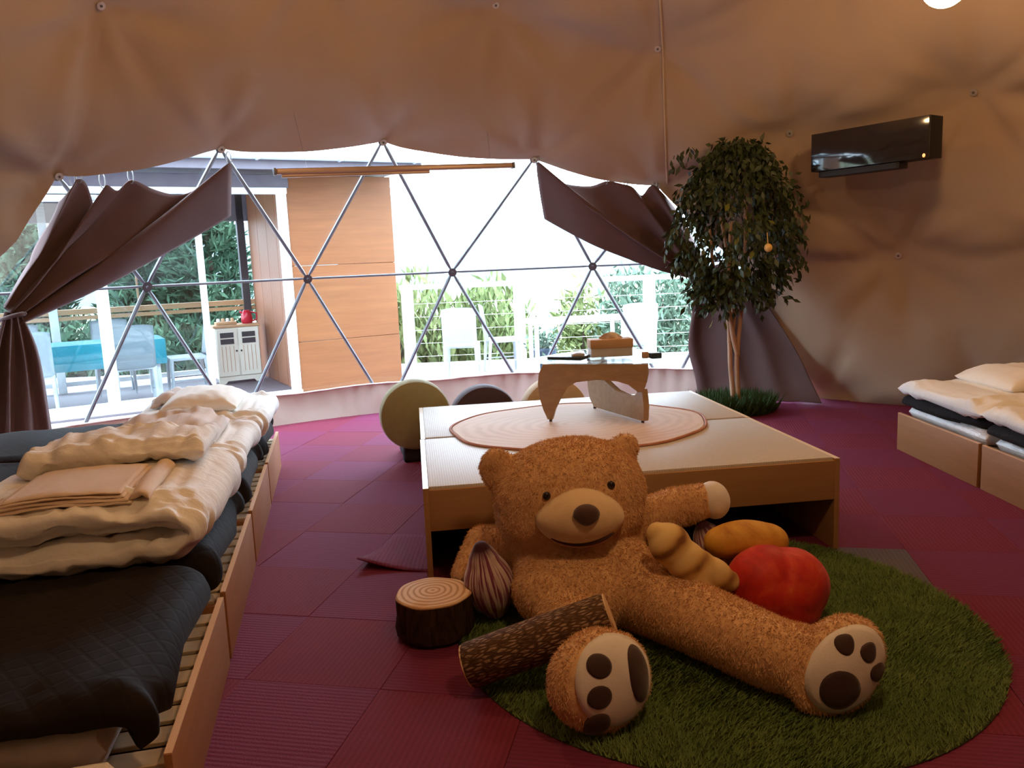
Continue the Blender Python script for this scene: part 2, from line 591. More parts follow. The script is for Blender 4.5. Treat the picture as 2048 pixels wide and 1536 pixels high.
    for nm, a, b in (('leaf_ficus', (0.028, 0.042, 0.016), (0.052, 0.072, 0.026)), ('leaf_light', (0.115, 0.125, 0.028), (0.16, 0.165, 0.04)),
                     ('leaf_grass', (0.030, 0.060, 0.022), (0.07, 0.12, 0.04)), ('leaf_pine', (0.035, 0.075, 0.05), (0.06, 0.115, 0.065)),
                     ('leaf_bush', (0.14, 0.19, 0.07), (0.26, 0.28, 0.12)), ('leaf_hedge', (0.11, 0.17, 0.12), (0.17, 0.24, 0.17))):
        s = N(nm)
        oi = s.n('ShaderNodeObjectInfo')
        v = s.coord('Object')
        f = s.math('ADD', s.math('MULTIPLY', s.noise(v, 14, 2), 0.8), s.math('MULTIPLY', oi.outputs['Random'], 0.25))
        s.done(s.ramp(f, [(0.3, a), (0.75, b)]), 0.42 if nm == 'leaf_ficus' else 0.85, spec=0.3 if nm == 'leaf_ficus' else 0.1)
    # clear vinyl, glass
    for nm, fac, tint, rough in (('clear_vinyl', 0.05, (0.97, 0.985, 0.99), 0.12), ('door_glass', 0.07, (0.93, 0.97, 0.98), 0.02)):
        s = N(nm)
        tr = s.n('ShaderNodeBsdfTransparent')
        tr.inputs['Color'].default_value = (*tint, 1)
        gl = s.n('ShaderNodeBsdfGlossy')
        gl.inputs['Roughness'].default_value = rough
        mx = s.n('ShaderNodeMixShader')
        mx.inputs[0].default_value = fac
        s.l(tr.outputs[0], mx.inputs[1])
        s.l(gl.outputs[0], mx.inputs[2])
        s.l(mx.outputs[0], s.out.inputs['Surface'])
        MATS[nm] = s.m
    s = N('table_glass')
    tr = s.n('ShaderNodeBsdfTransparent')
    tr.inputs['Color'].default_value = (0.90, 0.965, 0.95, 1)
    gl = s.n('ShaderNodeBsdfGlossy')
    gl.inputs['Roughness'].default_value = 0.03
    lw = s.n('ShaderNodeLayerWeight')
    lw.inputs['Blend'].default_value = 0.5
    mx = s.n('ShaderNodeMixShader')
    s.l(s.math('ADD', s.math('MULTIPLY', s.math('POWER', lw.outputs['Facing'], 5.0), 0.95), 0.04), mx.inputs[0])
    s.l(tr.outputs[0], mx.inputs[1])
    s.l(gl.outputs[0], mx.inputs[2])
    s.l(mx.outputs[0], s.out.inputs['Surface'])
    MATS['table_glass'] = s.m
    for nm, col, st in (('lamp_glow', (1.0, 0.93, 0.80), 9.0), ('led_orange', (1.0, 0.30, 0.05), 1.6)):
        s = N(nm)
        s.p.inputs['Emission Color'].default_value = (*col, 1)
        s.p.inputs['Emission Strength'].default_value = st
        s.done((0.8, 0.7, 0.6), 0.5)


build_materials()


def lamp_material():
    s = N('lamp_globe')
    e = s.n('ShaderNodeEmission')
    e.inputs['Color'].default_value = (*LAMPCOL, 1)
    e.inputs['Strength'].default_value = LAMP / (PI * 4 * PI * 0.115 ** 2)
    s.l(e.outputs[0], s.out.inputs['Surface'])
    MATS['lamp_globe'] = s.m


lamp_material()

# ================================================================== STRUCTURE
CX, CY, RD = 0.45, 3.15, 5.0          # dome centre and radius


def dome(az, z, r=RD):
    h = math.sqrt(max(r * r - z * z, 0))
    a = R(az)
    return Vector((CX + h * math.sin(a), CY + h * math.cos(a), z))


def on_dome(P, inset=0.0):
    d = Vector((P[0] - CX, P[1] - CY, P[2]))
    d.normalize()
    return Vector((CX, CY, 0)) + d * (RD - inset)


# ---- floor: a disc with carpet tiles laid on it
TT = Vector((0.978, -0.209, 0))
TN = Vector((0.209, 0.978, 0))
TS = 0.5025


def build_floor():
    bm = B()
    bmesh.ops.create_cone(bm, cap_ends=True, segments=96, radius1=RD + 0.05, radius2=RD + 0.05, depth=0.06)
    bmesh.ops.translate(bm, vec=(CX, CY, -0.042), verts=bm.verts)
    fl = obj('floor', bm, 'subfloor')
    tag(fl, 'reddish purple carpet tile floor of the round dome tent', kind='structure')
    rng = random.Random(5)
    meshes = {}
    for nm in ('carpet_a', 'carpet_b', 'carpet_c', 'carpet_grey'):
        b = B()
        add_box(b, (0, 0, -0.006), (TS - 0.0012, TS - 0.0012, 0.012), bevel=0.0015, seg=1)
        meshes[nm] = mesh_of(b, 'carpet_tile', nm, 'auto')
    rz0 = math.atan2(TT.y, TT.x)
    nrow = 0
    for i in range(-12, 13):
        for j in range(-12, 13):
            u = -1.0 + (i + 0.5) * TS
            n = 2.36 + (j + 0.5) * TS
            p = TT * u + TN * n
            rr = (p - Vector((CX, CY, 0))).length
            if rr > RD - 0.28 or p.y < 1.3 or abs(p.x) > 0.72 * p.y + 0.55:
                continue
            nm = ('carpet_a', 'carpet_b')[(i + j) % 2]
            if rng.random() < 0.25:
                nm = 'carpet_c'
            if i == 3 and j == 2:
                nm = 'carpet_grey'
            o = bpy.data.objects.new('carpet_tile', meshes[nm])
            C.objects.link(o)
            o.parent = fl
            o.location = (p.x, p.y, 0.0 + rng.uniform(-0.0008, 0.0006))
            o.rotation_euler = (0, 0, rz0 + (PI / 2 if (i + j) % 2 == 0 else 0))
            nrow += 1
    # tile with a lifted corner by the beds
    b = B()
    c0 = TT * (-1.0 - 0.5 * TS) + TN * (2.36 + 2.5 * TS)

    def cur(u, v):
        p = c0 + TT * (u - 0.5) * (TS - 0.01) + TN * (v - 0.5) * (TS - 0.01)
        k = max(0, 1 - math.hypot(u, v) / 0.75)
        return Vector((p.x, p.y, 0.002 + 0.055 * k ** 2))
    add_grid(b, cur, 12, 12)
    o = obj('carpet_tile', b, 'carpet_a', fl, True)
    m = o.modifiers.new('th', 'SOLIDIFY')
    m.thickness = 0.006
    m.offset = -1
    # the rim beyond the outermost whole tiles stays one carpeted ring on the sub-floor
    b = B()
    for k in range(128):
        pass
    ring = []
    for k in range(128):
        a = 2 * PI * k / 128
        ring.append((b.verts.new((CX + (RD + 0.03) * math.sin(a), CY + (RD + 0.03) * math.cos(a), -0.004)),
                     b.verts.new((CX, CY, -0.004)) if False else b.verts.new((CX + 0.3 * math.sin(a), CY + 0.3 * math.cos(a), -0.004))))
    for k in range(128):
        b.faces.new((ring[k][0], ring[(k + 1) % 128][0], ring[(k + 1) % 128][1], ring[k][1]))
    obj('carpet_border', b, 'carpet_b', fl, False)


build_floor()

# ---- dome nodes
NODES = []          # (az, z, tag)
SP = 360 / 22
for k in range(22):
    NODES.append((-3.3 + SP * k, 0.0, 'B'))
for k in range(22):
    NODES.append((4.6 + SP * k, 1.32, 'M'))
TOPS = {-53.0: 2.14, -37.8: 2.39, -20.0: 2.48, -2.1: 2.32, 12.2: 2.04, 27.1: 2.39, 45.2: 2.51}
for a, z in TOPS.items():
    NODES.append((a, z, 'T'))
nT = 22 - 7
for k in range(nT):
    NODES.append((45.2 + (307.0 - 45.2) * (k + 1) / (nT + 1), 2.4, 'T'))
UPS = {-51.6: 3.17, -30.0: 3.6, -7.2: 3.43, 12.8: 3.10, 34.0: 3.55, 55.0: 3.4}
for a, z in UPS.items():
    NODES.append((a, z, 'U'))
for k in range(11):
    NODES.append((55 + (308.4 - 55) * (k + 1) / 12, 3.5, 'U'))
for k in range(10):
    NODES.append((14 + 36 * k, 4.25, 'V'))
for k in range(5):
    NODES.append((20 + 72 * k, 4.78, 'V'))


def angd(a, b):
    return abs((a - b + 180) % 360 - 180)


WIN_AZ = {'B': (-70, 31), 'M': (-62, 22.5), 'T': (-55, 13)}


def in_win(nd):
    az = (nd[0] + 180) % 360 - 180
    return nd[2] in WIN_AZ and WIN_AZ[nd[2]][0] <= az <= WIN_AZ[nd[2]][1]


def triangulate():
    bm = B()
    vs = [bm.verts.new(dome(a, z)) for a, z, t in NODES]
    bm.verts.index_update()
    bmesh.ops.convex_hull(bm, input=bm.verts)
    bmesh.ops.triangulate(bm, faces=bm.faces)
    bm.verts.index_update()
    key = {tuple(round(c, 3) for c in dome(a, z)): i for i, (a, z, t) in enumerate(NODES)}
    tris = []
    for f in bm.faces:
        ix = [key[tuple(round(c, 3) for c in v.co)] for v in f.verts]
        if all(NODES[i][2] == 'B' for i in ix):
            continue
        tris.append(ix)
    bm.free()
    return tris


TRIS = triangulate()
NPOS = [dome(a, z) for a, z, t in NODES]
WTRIS = [t for t in TRIS if all(in_win(NODES[i]) for i in t)]
LTRIS = [t for t in TRIS if t not in WTRIS]


def liner():
    from mathutils.kdtree import KDTree
    bm = B()
    n = 20
    cache = {}
    ctr = Vector((CX, CY, 0))
    kd = KDTree(len(NPOS))
    for i, p in enumerate(NPOS):
        kd.insert(p, i)
    kd.balance()
    RANK = {'B': 0, 'M': 1, 'T': 2, 'U': 3, 'V': 4}

    def vert(p, low, band, wt, ef=1.0):
        """p on the flat triangle; band = weight of its upper-ring nodes (or None), same from both sides of an edge"""
        k = (round(p.x, 4), round(p.y, 4), round(p.z, 4))
        if k in cache:
            return cache[k]
        d = p - ctr
        r = d.length
        d.normalize()
        near = kd.find_range(p, 1.0)
        dn = min([q[2] for q in near] + [1.0])
        inn = 0.025 + 0.11 * min(1.0, dn / 0.8) ** 0.75
        if band is not None:
            sag = (1 - math.exp(-band * 14)) * (1 - band) ** 1.4
            inn += 0.17 * sag * min(1.0, dn / 0.5)
        wr = 0.0
        upv = (Vector((0, 0, 1)) - d * d.z).normalized()
        sdv = upv.cross(d)
        for q, qi, rr in near:
            if rr < 0.02:
                continue
            dv = p - q
            ang = math.atan2(dv.dot(sdv), dv.dot(upv))
            ph = 9 * fbm(q, 3.1)
            ray = math.sin(8 * ang + ph) + 0.7 * math.sin(15 * ang + 1.7 * ph) + 0.5 * math.sin(3 * ang + 2.3 * ph)
            wr += 0.030 * ray * (rr / 0.15 if rr < 0.15 else math.exp(-((rr - 0.15) / 0.45) ** 2))
        wr += 0.016 * fbm(p, 1.3) + 0.006 * fbm(p, 4.1)
        pp = ctr + d * (0.06 * r + 0.94 * RD - 0.025 - (inn - 0.025 + wr) * ef)
        pp.z -= wt
        if p.z < 0.001:
            pp.z = -0.02
        pp.z = max(pp.z, -0.02)
        cache[k] = bm.verts.new(pp)
        return cache[k]
    for t in LTRIS:
        A, Bv, Cv = (NPOS[i] for i in t)
        rk = [RANK[NODES[i][2]] for i in t]
        lo, hi = min(rk), max(rk)
        grid = {}
        for i in range(n + 1):
            for j in range(n + 1 - i):
                w = (i / n, j / n, 1 - i / n - j / n)
                p = A * w[0] + Bv * w[1] + Cv * w[2]
                band = sum(wi for wi, ri in zip(w, rk) if ri == hi) if hi > lo else None
                # the free edge over the window hangs a little between its pins
                tw = [wi for wi, k_ in zip(w, t) if NODES[k_][2] == 'T' and in_win(NODES[k_])]
                hang, ef = 0.0, 1.0
                if len(tw) == 2:
                    ef = 1 - 0.7 * min(1.0, 5 * tw[0] * tw[1])
                    sm = tw[0] + tw[1]
                    if sm > 0.3:
                        hang = 0.06 * 4 * tw[0] * tw[1] / (sm * sm) * max(0, (sm - 0.3) / 0.7) ** 2
                grid[i, j] = vert(p, lo >= 0, band, hang, ef)
        for i in range(n):
            for j in range(n - i):
                for tri in ([(i, j), (i + 1, j), (i, j + 1)], [(i + 1, j), (i + 1, j + 1), (i, j + 1)]):
                    if all(k in grid for k in tri):
                        q = [grid[k] for k in tri]
                        if len(set(q)) == 3:
                            try:
                                bm.faces.new(q)
                            except ValueError:
                                pass
    inner = [v for v in bm.verts if not v.is_boundary]
    for _ in range(1):
        bmesh.ops.smooth_vert(bm, verts=inner, factor=0.5, use_axis_x=True, use_axis_y=True, use_axis_z=True)
    bv = BVHTree.FromBMesh(bm)
    o = obj('ceiling', bm, 'liner', None, True)
    tag(o, 'cream fabric liner pinned inside the dome tent', kind='structure')
    return o, bv


CEIL, LBV = liner()


def liner_hit(az, z, default=4.85):
    p = dome(az, z)
    o = Vector((CX, CY, z * 0.3))
    d = (p - o).normalized()
    h = LBV.ray_cast(o, d)
    return h[0] if h[0] is not None else o + d * default


# grommets that pin the liner, a cord seam, and the window's rim piping
def liner_details():
    for (a, z, t), p in zip(NODES, NPOS):
        az = (a + 180) % 360 - 180
        if t in 'MTU' and abs(az) < 75 and not (t == 'M' and in_win((a, z, t))):
            d = (p - Vector((CX, CY, 0))).normalized()
            q = d.to_track_quat('Z', 'Y').to_matrix().to_4x4()
            c = p - d * 0.045
            bm = B()
            bmesh.ops.create_cone(bm, cap_ends=True, segments=16, radius1=0.028, radius2=0.028, depth=0.012)
            bmesh.ops.transform(bm, matrix=Matrix.Translation(c) @ q, verts=bm.verts)
            g = obj('grommet', bm, 'grommet', CEIL)
            bm = B()
            bmesh.ops.create_cone(bm, cap_ends=True, segments=10, radius1=0.009, radius2=0.009, depth=0.012)
            bmesh.ops.transform(bm, matrix=Matrix.Translation(c - d * 0.004) @ q, verts=bm.verts)
            obj('eyelet', bm, 'grommet_hole', g)
    pts = []
    for k in range(30):
        z = 2.06 + (4.0 - 2.06) * k / 29
        h = liner_hit(13.4, z)
        d = (h - Vector((CX, CY, 0))).normalized()
        pts.append(h - d * 0.006)
    bm = B()
    add_tube(bm, pts, 0.008, 6)
    obj('seam_cord', bm, 'seam', CEIL)


liner_details()


# ---- window: struts, hubs and clear vinyl panes
def window():
    win = thing('window_1', 'wide clear vinyl dome window with crossing metal struts', None, (CX, CY, 0), kind='structure')
    used, edges = set(), set()
    for t in WTRIS:
        used.update(t)
        for a, b in ((0, 1), (1, 2), (2, 0)):
            edges.add(tuple(sorted((t[a], t[b]))))
    ctr = Vector((CX, CY, 0))
    for t in WTRIS:
        bm = B()
        vs = []
        for i in t:
            d = (NPOS[i] - ctr).normalized()
            vs.append(bm.verts.new(NPOS[i] + d * 0.03))
        bm.faces.new(vs)
        obj('pane', bm, 'clear_vinyl', win, False)
    for a, b in sorted(edges):
        ta, tb = NODES[a][2], NODES[b][2]
        if ta == tb == 'B' or ta == tb == 'T':
            continue
        r = 0.011 if ta == tb else 0.0165
        A, Bq = NPOS[a], NPOS[b]
        d = (Bq - A).normalized()
        bm = B()
        add_tube(bm, [A + d * 0.03, A + d * 0.09, Bq - d * 0.09, Bq - d * 0.03], [r * 0.6, r, r, r * 0.6], 8)
        obj('strut', bm, 'strut_metal', win)
    for i in sorted(used):
        if NODES[i][2] == 'B':
            continue
        p = NPOS[i]
        d = (p - ctr).normalized()
        q = d.to_track_quat('Z', 'Y').to_matrix().to_4x4()
        bm = B()
        bmesh.ops.create_cone(bm, cap_ends=True, segments=12, radius1=0.042, radius2=0.034, depth=0.02)
        bmesh.ops.transform(bm, matrix=Matrix.Translation(p - d * 0.012) @ q, verts=bm.verts)
        h = obj('hub', bm, 'hub_metal', win)
        bm = B()
        bmesh.ops.create_cone(bm, cap_ends=True, segments=6, radius1=0.014, radius2=0.014, depth=0.03)
        bmesh.ops.transform(bm, matrix=Matrix.Translation(p - d * 0.03) @ q, verts=bm.verts)
        obj('bolt', bm, 'hub_metal', h)
    return win


WIN = window()


def skirt():
    bm = B()

    def fn(u, v):
        az = -74 + u * 102
        a = R(az)
        rr = RD - 0.105 - 0.04 * (1 - v) ** 1.5 + 0.008 * math.sin(u * 260 + 3 * math.sin(u * 37)) * (0.4 + 0.6 * v) + 0.02 * fbm((u * 30, v, 0), 1)
        z = 0.27 * v + (0.008 * math.sin(u * 40) * v)
        return Vector((CX + rr * math.sin(a), CY + rr * math.cos(a), z))
    add_grid(bm, fn, 420, 8)
    o = obj('baseboard_back', bm, 'skirt', None, True)
    tag(o, 'pinkish beige fabric skirt running under the dome window', kind='structure')
    bm = B()
    pts = [fn(k / 160, 1.0) + Vector((0, 0, 0.004)) for k in range(161)]
    add_tube(bm, pts, 0.010, 6)
    obj('hem', bm, 'skirt', o)


skirt()


# ---- curtains
def curtain(name, label, outer, tie, band, pleats, sag, hang, seed, tamp=0.03):
    """outer: points along hooks then down the free edge; tie: gathered point; hang: (left pts, right pts) lists from tie down"""
    rng = random.Random(seed)
    root = thing(name, label, 'curtain', (tie[0], tie[1], 0.0), group='tied back brown window curtains')
    O = spline(outer, 81)
    T0, T1 = Vector(band[0]), Vector(band[1])
    ctr = Vector((CX, CY, 0))
    bm = B()

    def fn(u, v):
        o_ = O[int(round(u * 80))]
        t_ = T0.lerp(T1, u)
        p = t_.lerp(o_, v)
        d = (p - ctr).normalized()
        k = math.sin(u * PI * pleats + 2.2 * fbm((u * 3, v * 2, seed), 1)) * (0.018 + 0.05 * (1 - abs(2 * v - 0.9)) * (1 - 0.6 * u))
        k += 0.03 * fbm((u * 6, v * 3, seed + 3), 1) * v
        p = p - d * (0.085 + 0.06 * (1 - v) + k)
        p.z -= sag * 4 * v * (1 - v) * (0.15 + 0.85 * u)
        return p
    add_grid(bm, fn, 80, 40)
    sw = obj('swag', bm, 'curtain', root, True)
    sw.modifiers.new('th', 'SOLIDIFY').thickness = 0.006
    # tie band
    bm = B()
    c = (T0 + T1) / 2
    d = (c - ctr).normalized()
    c = c - d * 0.175
    ring = [c + Vector((math.cos(a), 0.6 * math.sin(a), 0.25 * math.cos(a))) * 0.085 for a in [2 * PI * k / 24 for k in range(25)]]
    add_tube(bm, ring, 0.014, 6, False)
    obj('tie_band', bm, 'curtain', root, True)
    # hanging tail
    L = spline(hang[0], 41)
    Rr = spline(hang[1], 41)
    bm = B()

    def fh(u, v):
        p = L[int(round(v * 40))].lerp(Rr[int(round(v * 40))], u)
        d = (p - ctr)
        d.z = 0
        d.normalize()
        amp = (0.010 + tamp * min(1, 3 * v)) * (1 - 0.6 * u)
        p = p - d * (0.17 + amp * math.sin(u * PI * 2 * (pleats * 0.5) + 1.2 * v + 1.5 * fbm((u * 4, v * 2, seed + 9), 1)) + 0.04 * v * u)
        p.z = max(p.z, 0.012)
        return p
    add_grid(bm, fh, 90, 40)
    tl = obj('tail', bm, 'curtain', root, True)
    tl.modifiers.new('th', 'SOLIDIFY').thickness = 0.006
    return root, O


def hooks(root, pts):
    ctr = Vector((CX, CY, 0))
    for p in pts:
        p = Vector(p)
        d = (p - ctr).normalized()
        bm = B()
        q = p - d * 0.085
        side = Vector((0, 0, 1)).cross(d).normalized()
        arc = [q + math.cos(a) * Vector((0, 0, 0.055)) + math.sin(a) * (0.6 * d + 0.8 * side) * 0.02 + d * 0.02 + Vector((0, 0, 0.024)) for a in [PI * 2 * k / 12 for k in range(13)]]
        add_tube(bm, arc, 0.0042, 6, False)
        obj('hook', bm, 'hook_metal', root, True)


def build_curtains():
    louter = [(-3.22, 5.90, 1.98), (-3.12, 5.94, 2.11), (-3.08, 5.97, 2.14), (-3.06, 6.03, 2.10), (-3.07, 6.15, 1.91), (-2.98, 6.11, 2.11), (-2.93, 6.20, 2.08), (-2.83, 6.25, 2.15),
              (-2.73, 6.39, 2.09), (-2.61, 6.52, 2.06), (-2.49, 6.62, 2.09), (-2.36, 6.67, 2.18), (-2.22, 6.69, 2.31), (-2.26, 6.78, 2.11), (-2.31, 6.87, 1.90)]
    r1, _ = curtain('window_curtain', 'brown curtain swagged to the left and tied beside the bed row', louter, (-3.64, 5.76, 1.2), ((-3.64, 5.73, 1.28), (-3.62, 5.82, 1.12)), 7, 0.035,
                    ([(-3.66, 5.74, 1.2), (-3.76, 5.69, 0.9), (-3.84, 5.66, 0.5), (-3.90, 5.6, 0.02)], [(-3.60, 5.85, 1.16), (-3.57, 5.93, 0.90), (-3.58, 5.98, 0.5), (-3.60, 6.02, 0.02)]), 3)
    hooks(r1, [(-3.115, 5.945, 2.115), (-3.08, 5.97, 2.14), (-2.98, 6.11, 2.11), (-2.83, 6.25, 2.15), (-2.22, 6.69, 2.31)])
    router = [(1.76, 7.71, 1.57), (1.59, 7.66, 1.84), (1.41, 7.61, 2.05), (1.35, 7.62, 2.06), (1.28, 7.67, 1.98), (1.19, 7.65, 2.06), (1.11, 7.64, 2.09), (0.96, 7.65, 2.12),
              (0.80, 7.68, 2.08), (0.57, 7.68, 2.12), (0.43, 7.64, 2.19), (0.31, 7.58, 2.31), (0.33, 7.71, 2.05), (0.37, 7.81, 1.81)]
    r2, _ = curtain('window_curtain', 'brown curtain swagged to the right behind the potted ficus', router, (1.9, 7.8, 1.2), ((1.95, 7.77, 1.30), (1.78, 7.81, 1.20)), 6, 0.06,
                    ([(1.82, 7.83, 1.22), (1.80, 7.89, 0.85), (1.77, 7.93, 0.50), (1.83, 7.92, 0.22), (1.86, 7.88, 0.015)], [(2.12, 7.76, 1.32), (2.44, 7.66, 0.94), (2.70, 7.52, 0.50), (2.83, 7.41, 0.19), (2.90, 7.33, 0.015)]), 8, 0.016)
    hooks(r2, [(0.31, 7.58, 2.31), (1.40, 7.61, 2.05), (1.13, 7.64, 2.085), (0.95, 7.65, 2.12)])


build_curtains()


# ================================================================== SOFT SLABS
def spow(x, p):
    return math.copysign(abs(x) ** p, x)


def sweep(bm, path, O, A, W, width, th, seed=0, n=60, ring=44, puff=0.0, px=6.0, pw=4.0, wob=0.0, edge=0.35, endr=1.0, flare=None, crease=0.0):
    """padded strip: path = [(s, z)], s along A from O, width along W; superellipse section, tapered ends"""
    O, A, W = Vector(O), Vector(A).normalized(), Vector(W).normalized()
    Z = Vector((0, 0, 1))
    P = spline([(s, 0, z) for s, z in path], n)
    tot = [0]
    for a, b in zip(P, P[1:]):
        tot.append(tot[-1] + (b - a).length)
    Ltot = tot[-1]
    rings = []
    for i, p in enumerate(P):
        t = (P[min(i + 1, n - 1)] - P[max(i - 1, 0)]).normalized()
        nn = Vector((-t.z, 0, t.x))
        dist = min(tot[i], Ltot - tot[i])
        tp = min(1.0, dist / (th * 0.5 * endr))
        tp = math.sqrt(max(1 - (1 - tp) ** 2, 0.0004))
        rg = []
        for k in range(ring):
            a = 2 * PI * k / ring
            ww = spow(math.cos(a), edge)
            hh = spow(math.sin(a), 0.8)
            q3 = (tot[i] * px, ww * pw, seed)
            h = th / 2 * hh * tp
            if puff:
                cell = abs(math.sin(tot[i] / Ltot * PI * px)) ** 0.5 * abs(math.sin((ww * 0.5 + 0.5) * PI * pw)) ** 0.5
                h += puff * hh * tp * (cell - 0.6)
            h += wob * tp * fbm((tot[i] * 7 + seed * 3.1, ww * 3.5 * width, hh * 0.6), 1.0) + wob * 0.5 * tp * fbm((tot[i] * 22 + seed, ww * 9 * width, hh), 1.0)
            if crease:
                q1 = abs(fbm((tot[i] * 2.2 + seed, ww * width * 9 + seed * 1.7, hh * 0.5), 1.0))
                q2 = abs(fbm((tot[i] * 9 + seed, ww * width * 2.6, hh * 0.5 + 7), 1.0))
                h += tp * (hh if abs(hh) > 0.2 else 0.2) * crease * (min(q1, 0.35) / 0.35 + 0.8 * min(q2, 0.3) / 0.3 - 1.2)
            wv = ww * width / 2 * (1 + 0.03 * fbm((tot[i] * 5, seed, hh), 1))
            if flare:
                wv *= flare(tot[i] / Ltot)
            v3 = O + A * (p.x + nn.x * h) + Z * (p.z + nn.z * h) + W * wv
            rg.append(bm.verts.new(v3))
        rings.append(rg)
    for a, b in zip(rings, rings[1:]):
        for k in range(ring):
            bm.faces.new((a[k], a[(k + 1) % ring], b[(k + 1) % ring], b[k]))
    bm.faces.new(rings[0][::-1])
    bm.faces.new(rings[-1])
    return bm


def drape(bm, trees, eps=0.002):
    """soft thing lying on others: whatever sinks below their upper surface is lifted on to it"""
    for v in bm.verts:
        for bv in trees:
            h = bv.ray_cast(Vector((v.co.x, v.co.y, 2.0)), Vector((0, 0, -1)))
            if h[0] is not None and v.co.z < h[0].z - eps:
                v.co.z = h[0].z - eps
    return bm


def press(p, trees, eps=0.001):
    """point of a soft thing: if inside one of the closed skins, moved to that skin"""
    for bv in trees:
        n, nn, _, d = bv.find_nearest(p)
        if n is not None and (p - n).dot(nn) < 0 and d < 0.2:
            p = n - nn * eps
    return p


def floor_clamp(bm, z):
    for v in bm.verts:
        if v.co.z < z:
            v.co.z = z
    return bm


# ================================================================== BEDS
def make_bed(name, label, loc, rz, group):
    t = thing(name, label, 'bed', loc, rz, group)
    bm = B()
    add_box(bm, (0.010, 0, 0.128), (0.020, 0.960, 0.256), bevel=0.003)
    fb = obj('foot_board', bm, 'bed_wood', t, local=True)
    bm = B()
    add_box(bm, (0.010, 0, 0.2565), (0.019, 0.955, 0.004))
    obj('edge_band', bm, 'bed_wood_edge', fb, local=True)
    for sy in (-1, 1):
        bm = B()
        add_box(bm, (1.0, sy * 0.462, 0.12), (1.955, 0.022, 0.17), bevel=0.002)
        obj('side_rail', bm, 'bed_wood', t, local=True)
    bm = B()
    add_box(bm, (1.99, 0, 0.128), (0.02, 0.94, 0.25), bevel=0.003)
    obj('head_board', bm, 'bed_wood', t, local=True)
    for k in range(9):
        bm = B()
        add_box(bm, (0.995, -0.41 + k * 0.1025, 0.208), (1.96, 0.075, 0.014), bevel=0.002, seg=1)
        obj('slat', bm, 'slat_wood', t, local=True)
    return t


def bed_frame(loc, rz):
    M = Matrix.Translation(loc) @ Matrix.Rotation(rz, 4, 'Z')
    return M


LROW = lambda y: Vector((-0.85 - 0.2145 * (y - 1.75), y, 0))
LRZ = R(192.1)
RRZ = 0.0


def wdir(rz):
    return Vector((math.cos(rz), math.sin(rz), 0)), Vector((-math.sin(rz), math.cos(rz), 0))


